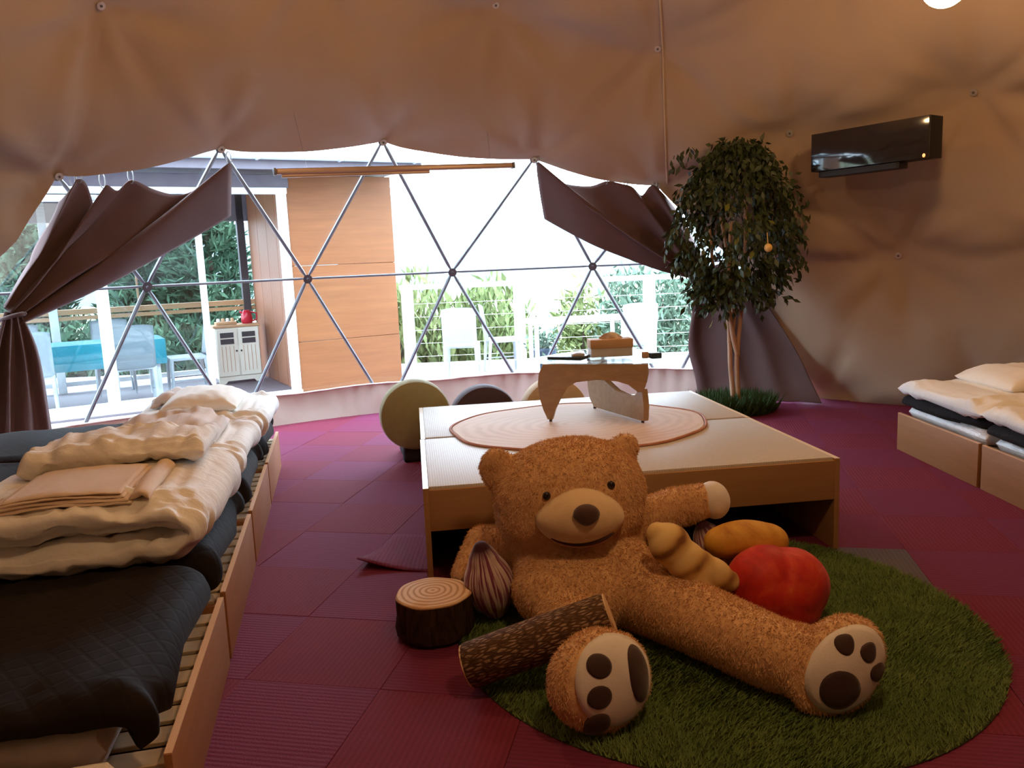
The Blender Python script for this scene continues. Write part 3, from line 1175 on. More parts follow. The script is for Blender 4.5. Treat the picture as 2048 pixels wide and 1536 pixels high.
def build_beds():
    AL, WL = wdir(LRZ)
    rows = [1.27, 2.265, 3.25, 4.24, 5.22]
    labels = ['low wooden slatted bed with only a bare mattress on it', 'low wooden slatted bed under the empty dark brown quilted pad', 'low wooden slatted bed under the fattest folded cream duvet',
              'low wooden slatted bed between the two other duvet laden beds', 'low wooden slatted bed closest to the dome window skirt']
    LM, LP = {}, {}
    for i, (y, lb) in enumerate(zip(rows, labels)):
        o = LROW(y)
        make_bed('low_bed', lb, o, LRZ, 'left row of low beds')
        # mattress
        bm = B()
        sweep(bm, [(0.09 if i == 0 else 0.15, 0.275), (0.5, 0.275), (1.2, 0.275), (1.95, 0.275)], o, AL, WL, 0.92, 0.115, seed=i, n=30, ring=28, edge=0.12, endr=0.4, wob=0.004)
        LM[i] = BVHTree.FromBMesh(bm)
        solo('mattress', bm, 'plastic_wrap' if i == 0 else 'ticking',
             ['bare mattress in crinkled clear plastic wrap on the end bed', 'pale mattress under the empty dark pad', 'pale mattress under the fattest cream duvet', 'pale mattress of the middle duvet laden bed', 'pale mattress of the bed by the window skirt'][i], 'mattress', 'left row mattresses')
        if i == 0:
            bm = B()
            add_box(bm, o + AL * 0.55 + WL * 0.32 + Vector((0, 0, 0.337)), (0.7, 0.05, 0.006), LRZ + 0.9)
            continue
        # quilted pad, its aisle end slumping over the mattress edge
        bm = B()
        sh = [0, 0.0, 0.0, 0.0, 0.0][i]
        sweep(bm, [(0.085, 0.285), (0.08, 0.33), (0.115, 0.368), (0.22, 0.378), (0.6, 0.375), (1.2, 0.375), (1.96, 0.372)], o + WL * sh, AL, WL, 0.985, 0.075, seed=10 + i, n=90, ring=72, edge=0.16, endr=0.5, wob=0.014)
        # ruffles on the hanging end
        for v in bm.verts:
            rel = v.co - o
            x, yv = rel.dot(AL), rel.dot(WL)
            if x < 0.26:
                k = min(1, (0.26 - x) / 0.20)
                v.co += AL * (0.020 * k * math.sin(yv * 31 + i * 2.0 + 2 * fbm((yv * 5, i, 0), 1))) + Vector((0, 0, 0.022 * k * math.sin(yv * 17 + i)))
                v.co -= AL * 0.012 * k
        drape(bm, [LM[i]])
        LP[i] = BVHTree.FromBMesh(bm)
        solo('quilted_bed_pad', bm, 'pad_brown', [None, 'empty dark brown quilted pad covering the bed near the plastic wrapped mattress', 'dark brown quilted pad beneath the fattest cream duvet',
                                                  'dark brown quilted pad beneath the duvet with a crumpled sheet', 'dark brown quilted pad on the bed by the window skirt'][i], 'bed pad', 'dark pads on the left beds', smooth=True)

    LD = {}

    # folded duvets
    def duvet(i, lb, s0, s1, zb, th, dy, width, seed, skew=0.0):
        o = LROW(rows[i]) + WL * dy
        t = thing('folded_duvet', lb, 'duvet', o + AL * (s0 + s1) / 2 + Vector((0, 0, zb)), LRZ, 'folded duvets on the left beds')
        h = th / 2
        z1, z2 = zb + h, zb + th + h * 0.92
        path = [(s1, z1), (s0 + 0.35 * (s1 - s0), z1), (s0 + 0.12, z1), (s0 + 0.035, z1 + 0.2 * th), (s0 + 0.012, (z1 + z2) / 2), (s0 + 0.04, z2 - 0.2 * th), (s0 + 0.14, z2), (s0 + 0.5 * (s1 - s0), z2 + 0.01), (s1 - 0.02, z2 - 0.005)]
        bm = B()
        Ad = (AL + WL * skew).normalized()
        sweep(bm, path, o, Ad, WL, width, th * 1.04, seed=seed, n=150, ring=110, puff=0.014, px=5.0, pw=3.0, wob=0.026, edge=0.28, endr=0.9, crease=0.017)
        drape(bm, [LP[k] for k in (i - 1, i, i + 1) if k in LP])
        LD[i] = BVHTree.FromBMesh(bm)
        obj('folded_cover', bm, 'duvet', t, True)
        return t, o, Ad, z2 + th / 2

    d1, o1, A1, zt1 = duvet(2, 'fattest folded cream duvet with a tan folded sheet on top', 0.06, 0.92, 0.405, 0.118, 0.06, 1.04, 1)
    d2, o2, A2, zt2 = duvet(3, 'folded cream duvet with a crumpled pale sheet, between two others', 0.06, 0.80, 0.405, 0.085, 0.02, 0.98, 5)
    d3, o3, A3, zt3 = duvet(4, 'folded white duvet with a plump pillow, by the window skirt', 0.02, 0.82, 0.405, 0.085, 0.02, 0.98, 9)
    # rear roll of the first duvet rising behind the sheet
    bm = B()
    sweep(bm, [(0.10, 0.685), (0.35, 0.70), (0.62, 0.69), (0.80, 0.655)], o1 - WL * 0.26, A1, WL, 0.44, 0.10, seed=21, n=80, ring=80, puff=0.008, px=4, pw=2, wob=0.03, edge=0.5, crease=0.016)
    drape(bm, [LD[2]])
    TF = BVHTree.FromBMesh(bm)
    obj('top_fold', bm, 'duvet', d1, True)
    # folded tan sheet
    t = thing('folded_sheet', 'tan cotton sheet folded flat with one rolled end on the fattest duvet', 'sheet', o1 + A1 * 0.5 + Vector((0, 0, zt1)), LRZ)
    under = [LD[2]]
    for k in range(4):
        bm = B()
        sweep(bm, [(0.27 + 0.012 * k, zt1 - 0.008 + 0.011 * k), (0.5, zt1 + 0.006 + 0.011 * k), (0.74 - 0.02 * k, zt1 - 0.006 + 0.011 * k)], o1 + WL * 0.20, (A1 + WL * 0.05).normalized(), WL, 0.48 - 0.015 * k, 0.016, seed=31 + k, n=30, ring=28, wob=0.006, edge=0.2, endr=0.8)
        drape(bm, under)
        under.append(BVHTree.FromBMesh(bm))
        obj('sheet_layer', bm, 'sheet_beige', t, True)
    bm = B()
    sweep(bm, [(0.215, zt1 - 0.002), (0.245, zt1 + 0.018), (0.275, zt1 + 0.002)], o1 + WL * 0.20, A1, WL, 0.49, 0.04, seed=38, n=14, ring=40, wob=0.012, edge=0.25)
    drape(bm, [LD[2]])
    obj('rolled_end', bm, 'sheet_beige', t, True)
    # crumpled sheet on duvet two
    bm = B()
    sweep(bm, [(0.16, zt2 + 0.012), (0.32, zt2 + 0.05), (0.55, zt2 + 0.03), (0.72, zt2 + 0.0)], o2 + WL * 0.02, A2, WL, 0.62, 0.085, seed=41, n=50, ring=40, wob=0.05, edge=0.5)
    drape(bm, [LD[3]])
    solo('crumpled_sheet', bm, 'tissue', 'crumpled pale sheet heaped on the middle folded duvet', 'sheet', smooth=True)
    # pillow and gauze on duvet three
    bm = B()
    sweep(bm, [(0.16, zt3 + 0.025), (0.36, zt3 + 0.05), (0.60, zt3 + 0.035)], o3 + WL * 0.08, A3, WL, 0.64, 0.125, seed=51, n=40, ring=40, wob=0.02, edge=0.62, endr=2.2)
    drape(bm, [LD[4]])
    PW = BVHTree.FromBMesh(bm)
    solo('pillow', bm, 'pillow_white', 'plump cream pillow on the white duvet by the window skirt', 'pillow', smooth=True)
    bm = B()
    sweep(bm, [(0.54, zt3 + 0.02), (0.63, zt3 + 0.045), (0.72, zt3 + 0.01)], o3 - WL * 0.16, A3, WL, 0.44, 0.06, seed=57, n=30, ring=40, wob=0.05, edge=0.6)
    drape(bm, [LD[4], PW])
    solo('bundled_sheet', bm, 'tissue', 'thin bundled sheet behind the plump cream pillow', 'sheet', smooth=True)

    # right beds
    AR, WR = wdir(RRZ)
    for i, y in enumerate((4.96, 3.965)):
        o = Vector((2.65, y, 0))
        make_bed('low_bed', ['low wooden bed at the tent wall with a pillow on it', 'low wooden bed in front of the other bed at the tent wall'][i], o, RRZ, 'right row of low beds')
        bm = B()
        sweep(bm, [(0.06, 0.270), (0.6, 0.270), (1.95, 0.270)], o, AR, WR, 0.90, 0.095, seed=60 + i, n=30, ring=28, edge=0.12, endr=0.5, wob=0.012)
        rm_ = BVHTree.FromBMesh(bm)
        solo('mattress', bm, 'plastic_wrap', ['mattress in shiny white wrap under the pillowed bed', 'mattress in shiny white wrap on the second bed at the wall'][i], 'mattress', 'right row mattresses', smooth=True)
        bm = B()
        sweep(bm, [(0.03, 0.325), (0.10, 0.352), (0.6, 0.352), (1.95, 0.350)], o, AR, WR, 0.95, 0.085, seed=63 + i, n=50, ring=40, edge=0.18, endr=0.8, wob=0.012)
        for v in bm.verts:                      # the pad's near corner is tucked up
            rel = v.co - o
            if rel.x < 0.4 and rel.y < -0.25:
                k = min(1, (0.4 - rel.x) / 0.4) * min(1, (-0.25 - rel.y) / 0.2)
                v.co.z += 0.015 * k
                v.co.x += 0.10 * k
        drape(bm, [rm_])
        rp_ = BVHTree.FromBMesh(bm)
        solo('quilted_bed_pad', bm, 'pad_black', ['black quilted pad under the pillow and duvet at the tent wall', 'black quilted pad of the second bed at the tent wall'][i], 'bed pad', 'black pads on the right beds', smooth=True)
        bm = B()
        sweep(bm, [(0.0, 0.425), (0.2, 0.442), (0.8, 0.445), (1.5, 0.44), (1.95, 0.43)], o, AR, WR, 0.99, 0.10, seed=66 + i, n=110, ring=90, puff=0.012, px=7, pw=3, wob=0.02, edge=0.3, endr=0.9, crease=0.012)
        drape(bm, [rp_])
        rd_ = BVHTree.FromBMesh(bm)
        solo('spread_duvet', bm, 'duvet', ['cream duvet spread flat under the pillow at the tent wall', 'cream duvet spread flat on the second bed at the wall'][i], 'duvet', 'duvets on the right beds', smooth=True)
        bm = B()
        sweep(bm, [(0.34, 0.51), (0.6, 0.53), (0.92, 0.51)], o + WR * 0.1, AR, WR, 0.62, 0.14, seed=70 + i, n=36, ring=40, wob=0.018, edge=0.6, endr=2.2)
        if i == 0:
            drape(bm, [rd_])
            solo('pillow', bm, 'pillow_white', 'cream pillow lying on the flat duvet at the tent wall', 'pillow', smooth=True)
        else:
            bm.free()


build_beds()


# ================================================================== TATAMI PLATFORM
PO = Vector((-0.407, 3.392, 0))
PRZ = 0.11745
PH = 0.4347


def plat(x, y, z=0.0):
    c, s = math.cos(PRZ), math.sin(PRZ)
    return Vector((PO.x + c * x - s * y, PO.y + s * x + c * y, z))


def build_platform():
    W, D = 1.922, 1.012
    for i, (dx, dy, lb) in enumerate(((0, 0, 'raised tatami bench of pale wood right behind the teddy bear'), (0.004, D + 0.008, 'raised tatami bench of pale wood next to the round backed chairs'))):
        t = thing('tatami_platform', lb, 'platform', plat(dx, dy), PRZ, 'raised tatami benches')
        for sx in (0.0, W):
            bm = B()
            add_box(bm, (sx + (0.0125 if sx == 0 else -0.0125), D / 2, PH / 2), (0.025, D, PH), bevel=0.002)
            p = obj('side_panel', bm, 'platform_wood', t, local=True)
            bm = B()
            add_box(bm, (sx + (0.0125 if sx == 0 else -0.0125), D / 2, PH + 0.0012), (0.0245, D - 0.004, 0.0026))
            obj('edge_band', bm, 'platform_edge_glare', p, local=True)  # pale strip paints the window's reflection along the panel's top edge
        for sy in (0.0, D):
            bm = B()
            add_box(bm, (W / 2, sy + (0.0125 if sy == 0 else -0.0125), PH - 0.10), (W - 0.05, 0.025, 0.185), bevel=0.002)
            obj('apron', bm, 'platform_wood', t, local=True)
        bm = B()
        add_box(bm, (W / 2, D / 2, 0.1425), (0.025, D - 0.06, 0.275), bevel=0.002)
        obj('centre_panel', bm, 'platform_wood', t, local=True)
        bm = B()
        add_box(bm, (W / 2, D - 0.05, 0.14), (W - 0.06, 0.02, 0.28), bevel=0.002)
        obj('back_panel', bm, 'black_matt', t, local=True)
        bm = B()
        add_box(bm, (W / 2, D / 2 , PH - 0.014), (W - 0.052, D - 0.030, 0.040), bevel=0.005)
        obj('tatami_mat', bm, 'tatami', t, local=True)


build_platform()
ZT = PH + 0.006


def build_on_platform():
    # oval printed mat
    c = Vector((0.375, 4.60, ZT))
    t = thing('oval_floor_mat', 'oval mat printed like a log slice on the tatami bench', 'mat', c, PRZ)

    def oval(r, k):
        a = 2 * PI * k / 96
        wob = 1 + 0.012 * math.sin(5 * a + 1) + 0.01 * math.sin(9 * a)
        return Vector((0.755 * r * wob * math.cos(a), 0.66 * r * wob * math.sin(a), 0))
    bm = B()
    rings = []
    for r, z in ((0.965, 0.010), (0.97, 0.006), (0.97, 0.0005)):
        rings.append([bm.verts.new(oval(r, k) + Vector((0, 0, z))) for k in range(96)])
    bm.faces.new(rings[0])
    for a, b in zip(rings, rings[1:]):
        for k in range(96):
            bm.faces.new((a[k], a[(k + 1) % 96], b[(k + 1) % 96], b[k]))
    obj('printed_face', bm, 'log_slice_mat', t, local=True)
    bm = B()
    add_tube(bm, [oval(0.985, k) + Vector((0, 0, 0.007)) for k in range(97)], 0.007, 8, False)
    obj('bark_rim', bm, 'mat_rim', t, local=True, smooth=True)
    zb = ZT + 0.011
    # Noguchi-type table
    Hh = 0.33
    f1, f2, pv = Vector((0.22, 4.68, zb)), Vector((0.52, 5.04, zb)), Vector((0.75, 4.52, zb))
    t = thing('glass_coffee_table', 'low coffee table with glass top on two curved wooden legs', 'table', ((0.5, 4.75, zb)))
    ax = (pv - f1)
    L1 = ax.length
    sx = L1 / 187.0
    sz = Hh / 115.0
    pts = [(1098, 848), (1108, 848), (1115, 825), (1124, 802), (1138, 779), (1158, 768), (1200, 765), (1240, 766), (1262, 773), (1274, 783), (1279, 790), (1289, 790), (1295, 772), (1299, 752), (1298, 733), (1092, 733), (1083, 752), (1080, 775), (1084, 805), (1091, 830)]
    out = [((x - 1103) * sx, (848 - y) * sz) for x, y in pts]
    bm = B()
    add_prism(bm, out, 0.038, f1 + Vector((0, 0, 0.014)), ax, (0, 0, 1), 0.006)
    leg = obj('curved_leg', bm, 'table_wood', t)
    bm = B()
    add_tube(bm, [f1, f1 + Vector((0, 0, 0.02))], 0.009, 8)
    obj('foot_glide', bm, 'dark_frame', leg)
    ax = (f2 - pv)
    L2 = ax.length
    out = [(-0.012, 0.0), (0.03, 0.0), (L2 * 0.5, 0.0), (L2 - 0.02, 0.0), (L2 + 0.03, 0.045), (L2 + 0.055, 0.12), (L2 + 0.055, 0.2), (L2 + 0.05, 0.33), (L2 - 0.14, 0.33), (L2 - 0.13, 0.24), (L2 - 0.16, 0.18), (L2 * 0.5, 0.135), (0.16, 0.12), (0.085, 0.125), (0.045, 0.15),
           (0.038, 0.185), (-0.006, 0.185), (-0.014, 0.14), (-0.022, 0.08), (-0.02, 0.03)]
    bm = B()
    add_prism(bm, out, 0.038, pv + Vector((0, 0, 0.014)), ax, (0, 0, 1), 0.006)
    leg = obj('curved_leg', bm, 'table_wood', t)
    for q in (pv + (f2 - pv).normalized() * 0.02, f2):
        bm = B()
        add_tube(bm, [q, q + Vector((0, 0, 0.02))], 0.009, 8)
        obj('foot_glide', bm, 'dark_frame', leg)
    # glass: rounded triangle
    zg = zb + Hh + 0.014
    corners = [Vector((0.08, 4.78)), Vector((0.93, 4.50)), Vector((0.72, 5.28))]
    ctr = sum(corners, Vector((0, 0))) / 3
    outl = []
    for k in range(60):
        a = 2 * PI * k / 60
        d = Vector((math.cos(a), math.sin(a)))
        # soft maximum of the corner supports
        s = sum(math.exp(9 * d.dot(q - ctr)) for q in corners)
        r = math.log(s) / 9
        outl.append(r)
    poly = []
    for k in range(60):
        a = 2 * PI * k / 60
        d = Vector((math.cos(a), math.sin(a)))
        n2 = Vector((-d.y, d.x))
        dr = (outl[(k + 1) % 60] - outl[k - 1]) / (2 * 2 * PI / 60)
        p = ctr + d * outl[k] + n2 * dr
        poly.append((p.x, p.y))
    bm = B()
    add_prism(bm, poly, 0.014, (0, 0, zg + 0.007), (1, 0, 0), (0, 1, 0), 0.003)
    obj('glass_top', bm, 'table_glass', t)
    zt = zg + 0.0145
    # tissue box
    q = Vector((0.600, 4.835, zt))
    tb = thing('tissue_box', 'two tone tissue box with a pulled tissue on the glass table', 'tissue box', q, 0.06)
    bm = B()
    add_box(bm, (0, 0, 0.026), (0.25, 0.13, 0.052), bevel=0.003)
    obj('box_base', bm, 'box_white', tb, local=True)
    bm = B()
    add_box(bm, (0, 0, 0.078), (0.258, 0.138, 0.052), bevel=0.004)
    obj('wooden_lid', bm, 'box_tan', tb, local=True)
    bm = B()

    def ti(u, v):
        x = -0.07 + 0.13 * u + 0.02 * v
        return Vector((x, 0.02 * math.sin(u * 7 + 3 * v) * v + 0.01 * math.sin(9 * u), 0.10 + (0.045 * math.sin(PI * min(1, u * 0.8 + 0.15)) * v)))
    add_grid(bm, ti, 18, 8)
    o = obj('tissue', bm, 'tissue', tb, True, local=True)
    o.modifiers.new('th', 'SOLIDIFY').thickness = 0.002
    # folder
    fo = thing('menu_folder', 'dark navy folder lying in front of the tissue box', 'folder', (0.345, 4.765, zt), -0.5)
    for k in range(2):
        bm = B()
        add_box(bm, (0, 0, 0.005 + 0.010 * k), (0.22, 0.15, 0.009), bevel=0.003)
        obj('cover', bm, 'folder_navy', fo, local=True)
    # remote
    rm = thing('remote_control', 'small grey remote control on top of the navy folder', 'remote', (0.395, 4.707, zt + 0.0165), 0.2)
    bm = B()
    add_box(bm, (0, 0, 0.012), (0.075, 0.04, 0.018), bevel=0.005)
    obj('body', bm, 'remote_grey', rm, local=True)
    bm = B()
    add_box(bm, (0.0, 0, 0.0215), (0.04, 0.018, 0.003))
    obj('keypad', bm, 'dark_frame', rm, local=True)
    # little boxes
    bm = B()
    add_box(bm, (0.835, 4.62, zt + 0.016), (0.062, 0.05, 0.032), 0.2, bevel=0.003)
    solo('small_black_box', bm, 'folder_navy', 'small dark box at the edge of the glass table', 'box')
    bm = B()
    add_box(bm, (0.7805, 4.645, zt + 0.018), (0.034, 0.034, 0.036), 0.2, bevel=0.003)
    solo('small_tan_block', bm, 'box_tan', 'small tan block beside the small dark box', 'block')
    # round backed floor chairs behind the platform
    for (x, y, z, m, lb) in ((-0.705, 5.68, 0.345, 'olive_cloth', 'round olive green backrest chair at the corner of the bench'), (-0.220, 5.84, 0.262, 'plum_cloth', 'round dark plum backrest chair behind the bench'),
                             (0.300, 5.90, 0.285, 'sand_cloth', 'round sand coloured backrest chair behind the bench')):
        t = thing('round_back_chair', lb, 'chair', (x, y, 0), PRZ + 0.12, 'round backed floor chairs behind the bench')
        rr = 0.252
        th = 0.14
        prof = [(0, -th / 2), (rr - 0.03, -th / 2), (rr - 0.008, -th / 2 + 0.01), (rr, -th / 2 + 0.03), (rr, th / 2 - 0.03), (rr - 0.008, th / 2 - 0.01), (rr - 0.03, th / 2), (0, th / 2)]
        bm = B()
        add_lathe(bm, prof, seg=48)
        zz = max(z, 0.25)
        M = Matrix.Translation((0, 0, zz)) @ Matrix.Rotation(R(93), 4, 'X')
        bmesh.ops.transform(bm, matrix=M, verts=bm.verts)
        obj('backrest', bm, m, t, local=True)
        bm = B()
        add_box(bm, (0.03, 0.22, 0.075), (0.24, 0.36, 0.15), bevel=0.03, seg=3)
        obj('seat_base', bm, 'dark_cloth', t, local=True)
        bm = B()
        add_box(bm, (0.0, 0.02, 0.10), (0.2, 0.10, 0.20), bevel=0.02, seg=3)
        obj('back_post', bm, 'dark_cloth', t, local=True)


build_on_platform()


# ================================================================== RUG
def build_rug():
    c = Vector((0.73, 2.92, 0.001))
    rr = 0.975
    t = thing('round_shag_rug', 'round green shag rug like grass under the teddy bear', 'rug', c)
    bm = B()
    add_lathe(bm, [(0, 0.004), (rr - 0.006, 0.004), (rr, 0.002), (rr, 0), (0, 0)], seg=96)
    obj('backing', bm, 'rug_base', t, local=True)
    rng = np.random.default_rng(3)
    n = 90000
    r = rr * np.sqrt(rng.random(n))
    a = rng.random(n) * 2 * np.pi
    P = np.stack([c.x + r * np.cos(a), c.y + r * np.sin(a), np.full(n, 0.004)], 1)
    flow = np.sin(P[:, 0] * 5 + 1) + np.cos(P[:, 1] * 6) + rng.normal(0, 0.8, n)
    D = np.stack([np.cos(flow) * 0.75, np.sin(flow) * 0.75, np.full(n, 0.8)], 1)
    Nn = rng.normal(0, 1, (n, 3))
    D = unit(D)
    X = unit(np.cross(D, Nn))
    L = rng.uniform(0.018, 0.034, n)[:, None]
    V = np.stack([P - X * 0.0028, P + X * 0.0028, P + D * L], 1).reshape(-1, 3)
    Fc = np.arange(n * 3).reshape(-1, 3)
    pyobj('pile', V, Fc, 'rug_pile', t, 'stuff')


build_rug()
RUGZ = 0.018


# ================================================================== TEDDY BEAR
STUMP = Vector((-0.335, 2.920, 0.005))
LOGA, LOGB, LOGR = Vector((-0.185, 2.475, 0.092)), Vector((0.285, 2.455, 0.258)), 0.074
BEAR = {}


def build_bear():
    root = thing('teddy_bear', 'giant golden brown teddy bear slumped against the tatami bench', 'teddy bear', (0.2, 2.95, 0.012))
    bm = B()

    def cap(p, q, r0, r1, n=7):
        p, q = Vector(p), Vector(q)
        for k in range(n):
            f = k / (n - 1)
            add_ell(bm, p.lerp(q, f), [r0 + (r1 - r0) * f] * 3, None, 18, 10)
    HC = Vector((0.21, 3.10, 0.475))
    tilt = Matrix.Rotation(R(-4), 4, 'Y')
    add_ell(bm, HC, (0.305, 0.235, 0.225), tilt, 36, 22)
    add_ell(bm, HC + Vector((0.0, -0.02, -0.06)), (0.30, 0.22, 0.165), tilt, 36, 22)
    # ears
    add_ell(bm, (-0.058, 3.11, 0.572), (0.078, 0.045, 0.108), Matrix.Rotation(R(-32), 4, 'Y'))
    add_ell(bm, (0.437, 3.14, 0.640), (0.062, 0.042, 0.062), Matrix.Rotation(R(40), 4, 'Y'))
    # torso
    add_ell(bm, (0.24, 3.06, 0.19), (0.278, 0.26, 0.20), None, 32, 20)
    add_ell(bm, (0.205, 2.94, 0.155), (0.242, 0.25, 0.165), None, 32, 20)
    add_ell(bm, (0.36, 2.98, 0.20), (0.17, 0.17, 0.14))
    # leg to the right
    cap((0.42, 2.90, 0.145), (0.63, 2.65, 0.130), 0.135, 0.122)
    cap((0.63, 2.65, 0.130), (0.79, 2.43, 0.122), 0.122, 0.115)
    cap((0.79, 2.43, 0.122), (0.91, 2.32, 0.125), 0.115, 0.110, 4)
    nR = Vector((0.10, -0.95, 0.20)).normalized()
    uR = Vector((0.74, 0.0, 0.67))
    uR = (uR - nR * uR.dot(nR)).normalized()
    wR = nR.cross(uR)
    fR = Vector((0.952, 2.290, 0.142))

    def frame(u, w, n):
        return Matrix((u, w, n)).transposed().to_4x4()
    add_ell(bm, fR, (0.172, 0.128, 0.085), frame(uR, wR, nR), 28, 18)
    # leg towards the camera
    cap((0.16, 2.80, 0.125), (0.205, 2.54, 0.105), 0.130, 0.088)
    cap((0.205, 2.54, 0.105), (0.225, 2.42, 0.110), 0.088, 0.095)
    cap((0.225, 2.42, 0.110), (0.235, 2.29, 0.14), 0.095, 0.135)
    nL = Vector((0.40, -0.84, 0.28)).normalized()
    uL = Vector((-0.80, -0.52, 0.06))
    uL = (uL - nL * uL.dot(nL)).normalized()
    wL = nL.cross(uL)
    fL = Vector((0.225, 2.250, 0.150))
    add_ell(bm, fL, (0.170, 0.148, 0.095), frame(uL, wL, nL), 28, 18)
    # arms
    cap((0.42, 3.16, 0.30), (0.66, 3.19, 0.375), 0.095, 0.080)
    cap((0.66, 3.19, 0.375), (0.80, 3.19, 0.40), 0.080, 0.072, 5)
    cap((0.02, 3.14, 0.25), (-0.15, 3.22, 0.245), 0.085, 0.072)
    cap((-0.15, 3.22, 0.245), (-0.215, 3.12, 0.14), 0.072, 0.065, 5)
    me = bpy.data.meshes.new('body_src')
    bm.to_mesh(me)
    bm.free()
    tmp = bpy.data.objects.new('body_src', me)
    C.objects.link(tmp)
    m = tmp.modifiers.new('r', 'REMESH')
    m.mode = 'VOXEL'
    m.voxel_size = 0.013
    m = tmp.modifiers.new('s', 'SMOOTH')
    m.factor = 0.5
    m.iterations = 10
    dg = bpy.context.evaluated_depsgraph_get()
    em = bpy.data.meshes.new_from_object(tmp.evaluated_get(dg))
    bpy.data.objects.remove(tmp)
    bm = B()
    bm.from_mesh(em)
    bpy.data.meshes.remove(em)
    for v in bm.verts:
        v.co += v.normal * (0.006 * fbm(v.co, 7) + 0.003 * fbm(v.co, 21))
        rel = v.co - LOGA
        ax = (LOGB - LOGA).normalized()
        s_ = rel.dot(ax)
        if -0.02 < s_ < (LOGB - LOGA).length + 0.012:
            rad = rel - ax * s_
            lim = LOGR - 0.001
            if rad.length < lim:
                v.co = LOGA + ax * s_ + rad.normalized() * lim
        if v.co.z < RUGZ:
            v.co.z = RUGZ
    bm.normal_update()
    bv = BVHTree.FromBMesh(bm)
    BEAR['bvh'] = bv
    # fur
    bm.verts.ensure_lookup_table()
    tri = bm.calc_loop_triangles()
    T = np.array([[l.vert.co[:] for l in t] for t in tri])
    Nv = np.array([[l.vert.normal[:] for l in t] for t in tri])
    body = obj('body', bm, 'bear_fur', root, True)

    def hit(p, d):
        p, d = Vector(p), Vector(d).normalized()
        return bv.ray_cast(p, d)

    def decal(name, mat, c, n, u, outline, off, parent, dome=0.006, rings=6):
        """patch following the body: outline = list of (x, y) on the plane (u, w) at c, cast along -n"""
        c, n, u = Vector(c), Vector(n).normalized(), Vector(u).normalized()
        w = n.cross(u)
        b = B()
        ox = sum(p[0] for p in outline) / len(outline)
        oy = sum(p[1] for p in outline) / len(outline)
        layers = []
        for k in range(rings + 2):
            f = min(k / rings, 1.0)
            low = k == rings + 1
            row = []
            for (x, y) in (outline if k else [(ox, oy)]):
                xx, yy = ox + (x - ox) * f, oy + (y - oy) * f
                s = c + u * xx + w * yy + n * 0.3
                h = hit(s, -n)
                p, nn = (h[0], h[1]) if h[0] is not None else (c + u * xx + w * yy, n)
                o_ = off + dome * math.sqrt(max(0, 1 - f * f)) if not low else -0.004
                row.append(b.verts.new(p + nn * o_))
            layers.append(row)
        m_ = len(outline)
        for k in range(m_):
            b.faces.new((layers[0][0], layers[1][k], layers[1][(k + 1) % m_]))
        for a_, b_ in zip(layers[1:], layers[2:]):
            for k in range(m_):
                b.faces.new((a_[k], b_[k], b_[(k + 1) % m_], a_[(k + 1) % m_]))
        return obj(name, b, mat, parent, True)

    def ell(cx, cy, rx, ry, rot=0, n=28, egg=0.0):
        o = []
        for k in range(n):
            a = 2 * PI * k / n
            x, y = rx * math.cos(a), ry * math.sin(a) * (1 + egg * math.cos(a))
            o.append((cx + x * math.cos(rot) - y * math.sin(rot), cy + x * math.sin(rot) + y * math.cos(rot)))
        return o
    # soles: u runs heel -> toes, w across
    sR = decal('sole', 'sole_white', fR, nR, uR, ell(0.005, 0.0, 0.142, 0.105, n=40), 0.006, root, 0.004, 8)
    decal('heel_pad', 'pad_choc', fR, nR, uR, ell(-0.055, -0.012, 0.058, 0.056), 0.011, sR, 0.006)
    for (x, y) in ((0.050, 0.062), (0.082, 0.000), (0.062, -0.062)):
        decal('toe_pad', 'pad_choc', fR, nR, uR, ell(x, y, 0.030, 0.025, egg=-0.25), 0.011, sR, 0.005)
    sL = decal('sole', 'sole_white', fL, nL, uL, ell(-0.015, -0.005, 0.132, 0.126, n=40), 0.006, root, 0.004, 8)
    decal('heel_pad', 'pad_choc', fL, nL, uL, ell(-0.080, -0.01, 0.040, 0.078), 0.011, sL, 0.006)
    for (x, y) in ((0.040, -0.058), (0.055, 0.022), (0.060, 0.098)):
        decal('toe_pad', 'pad_choc', fL, nL, uL, ell(x, y, 0.036, 0.032), 0.011, sL, 0.005)
    # cream paw patch at the end of the raised arm
    b = B()
    add_ell(b, (0.805, 3.185, 0.398), (0.066, 0.078, 0.078), Matrix.Rotation(R(-10), 4, 'Y'))
    obj('paw_pad', b, 'sole_white', root, True)
    # muzzle
    mz = Vector((0.232, 2.900, 0.452))
    b = B()
    add_ell(b, mz, (0.168, 0.135, 0.108), Matrix.Rotation(R(-3), 4, 'Y'), 40, 24)
    for v in b.verts:
        rel = v.co - mz
        if rel.z > 0:
            v.co.x -= rel.x * 0.22 * (rel.z / 0.108)
        v.co.z += -0.018 * (rel.x / 0.168) ** 2 * 0 + 0.0
    mo = obj('muzzle', b, 'bear_cream', root, True)
    b = B()
    add_ell(b, (0.246, 2.770, 0.493), (0.049, 0.030, 0.040), None, 24, 16)
    for v in b.verts:
        rel = v.co.z - 0.493
        v.co.x += -(v.co.x - 0.246) * (-rel / 0.041) * 0.22 * (1 if rel < 0 else 0)
    obj('nose', b, 'nose_choc', mo, True)
    # mouth: lip roll and dark smile line under the muzzle
    def on_mz(x, z, out=0.004):
        q = ((x - mz.x) / 0.168) ** 2 + ((z - mz.z) / 0.108) ** 2
        y = mz.y - 0.135 * math.sqrt(max(0.02, 1 - q))
        return Vector((x, y - out, z))
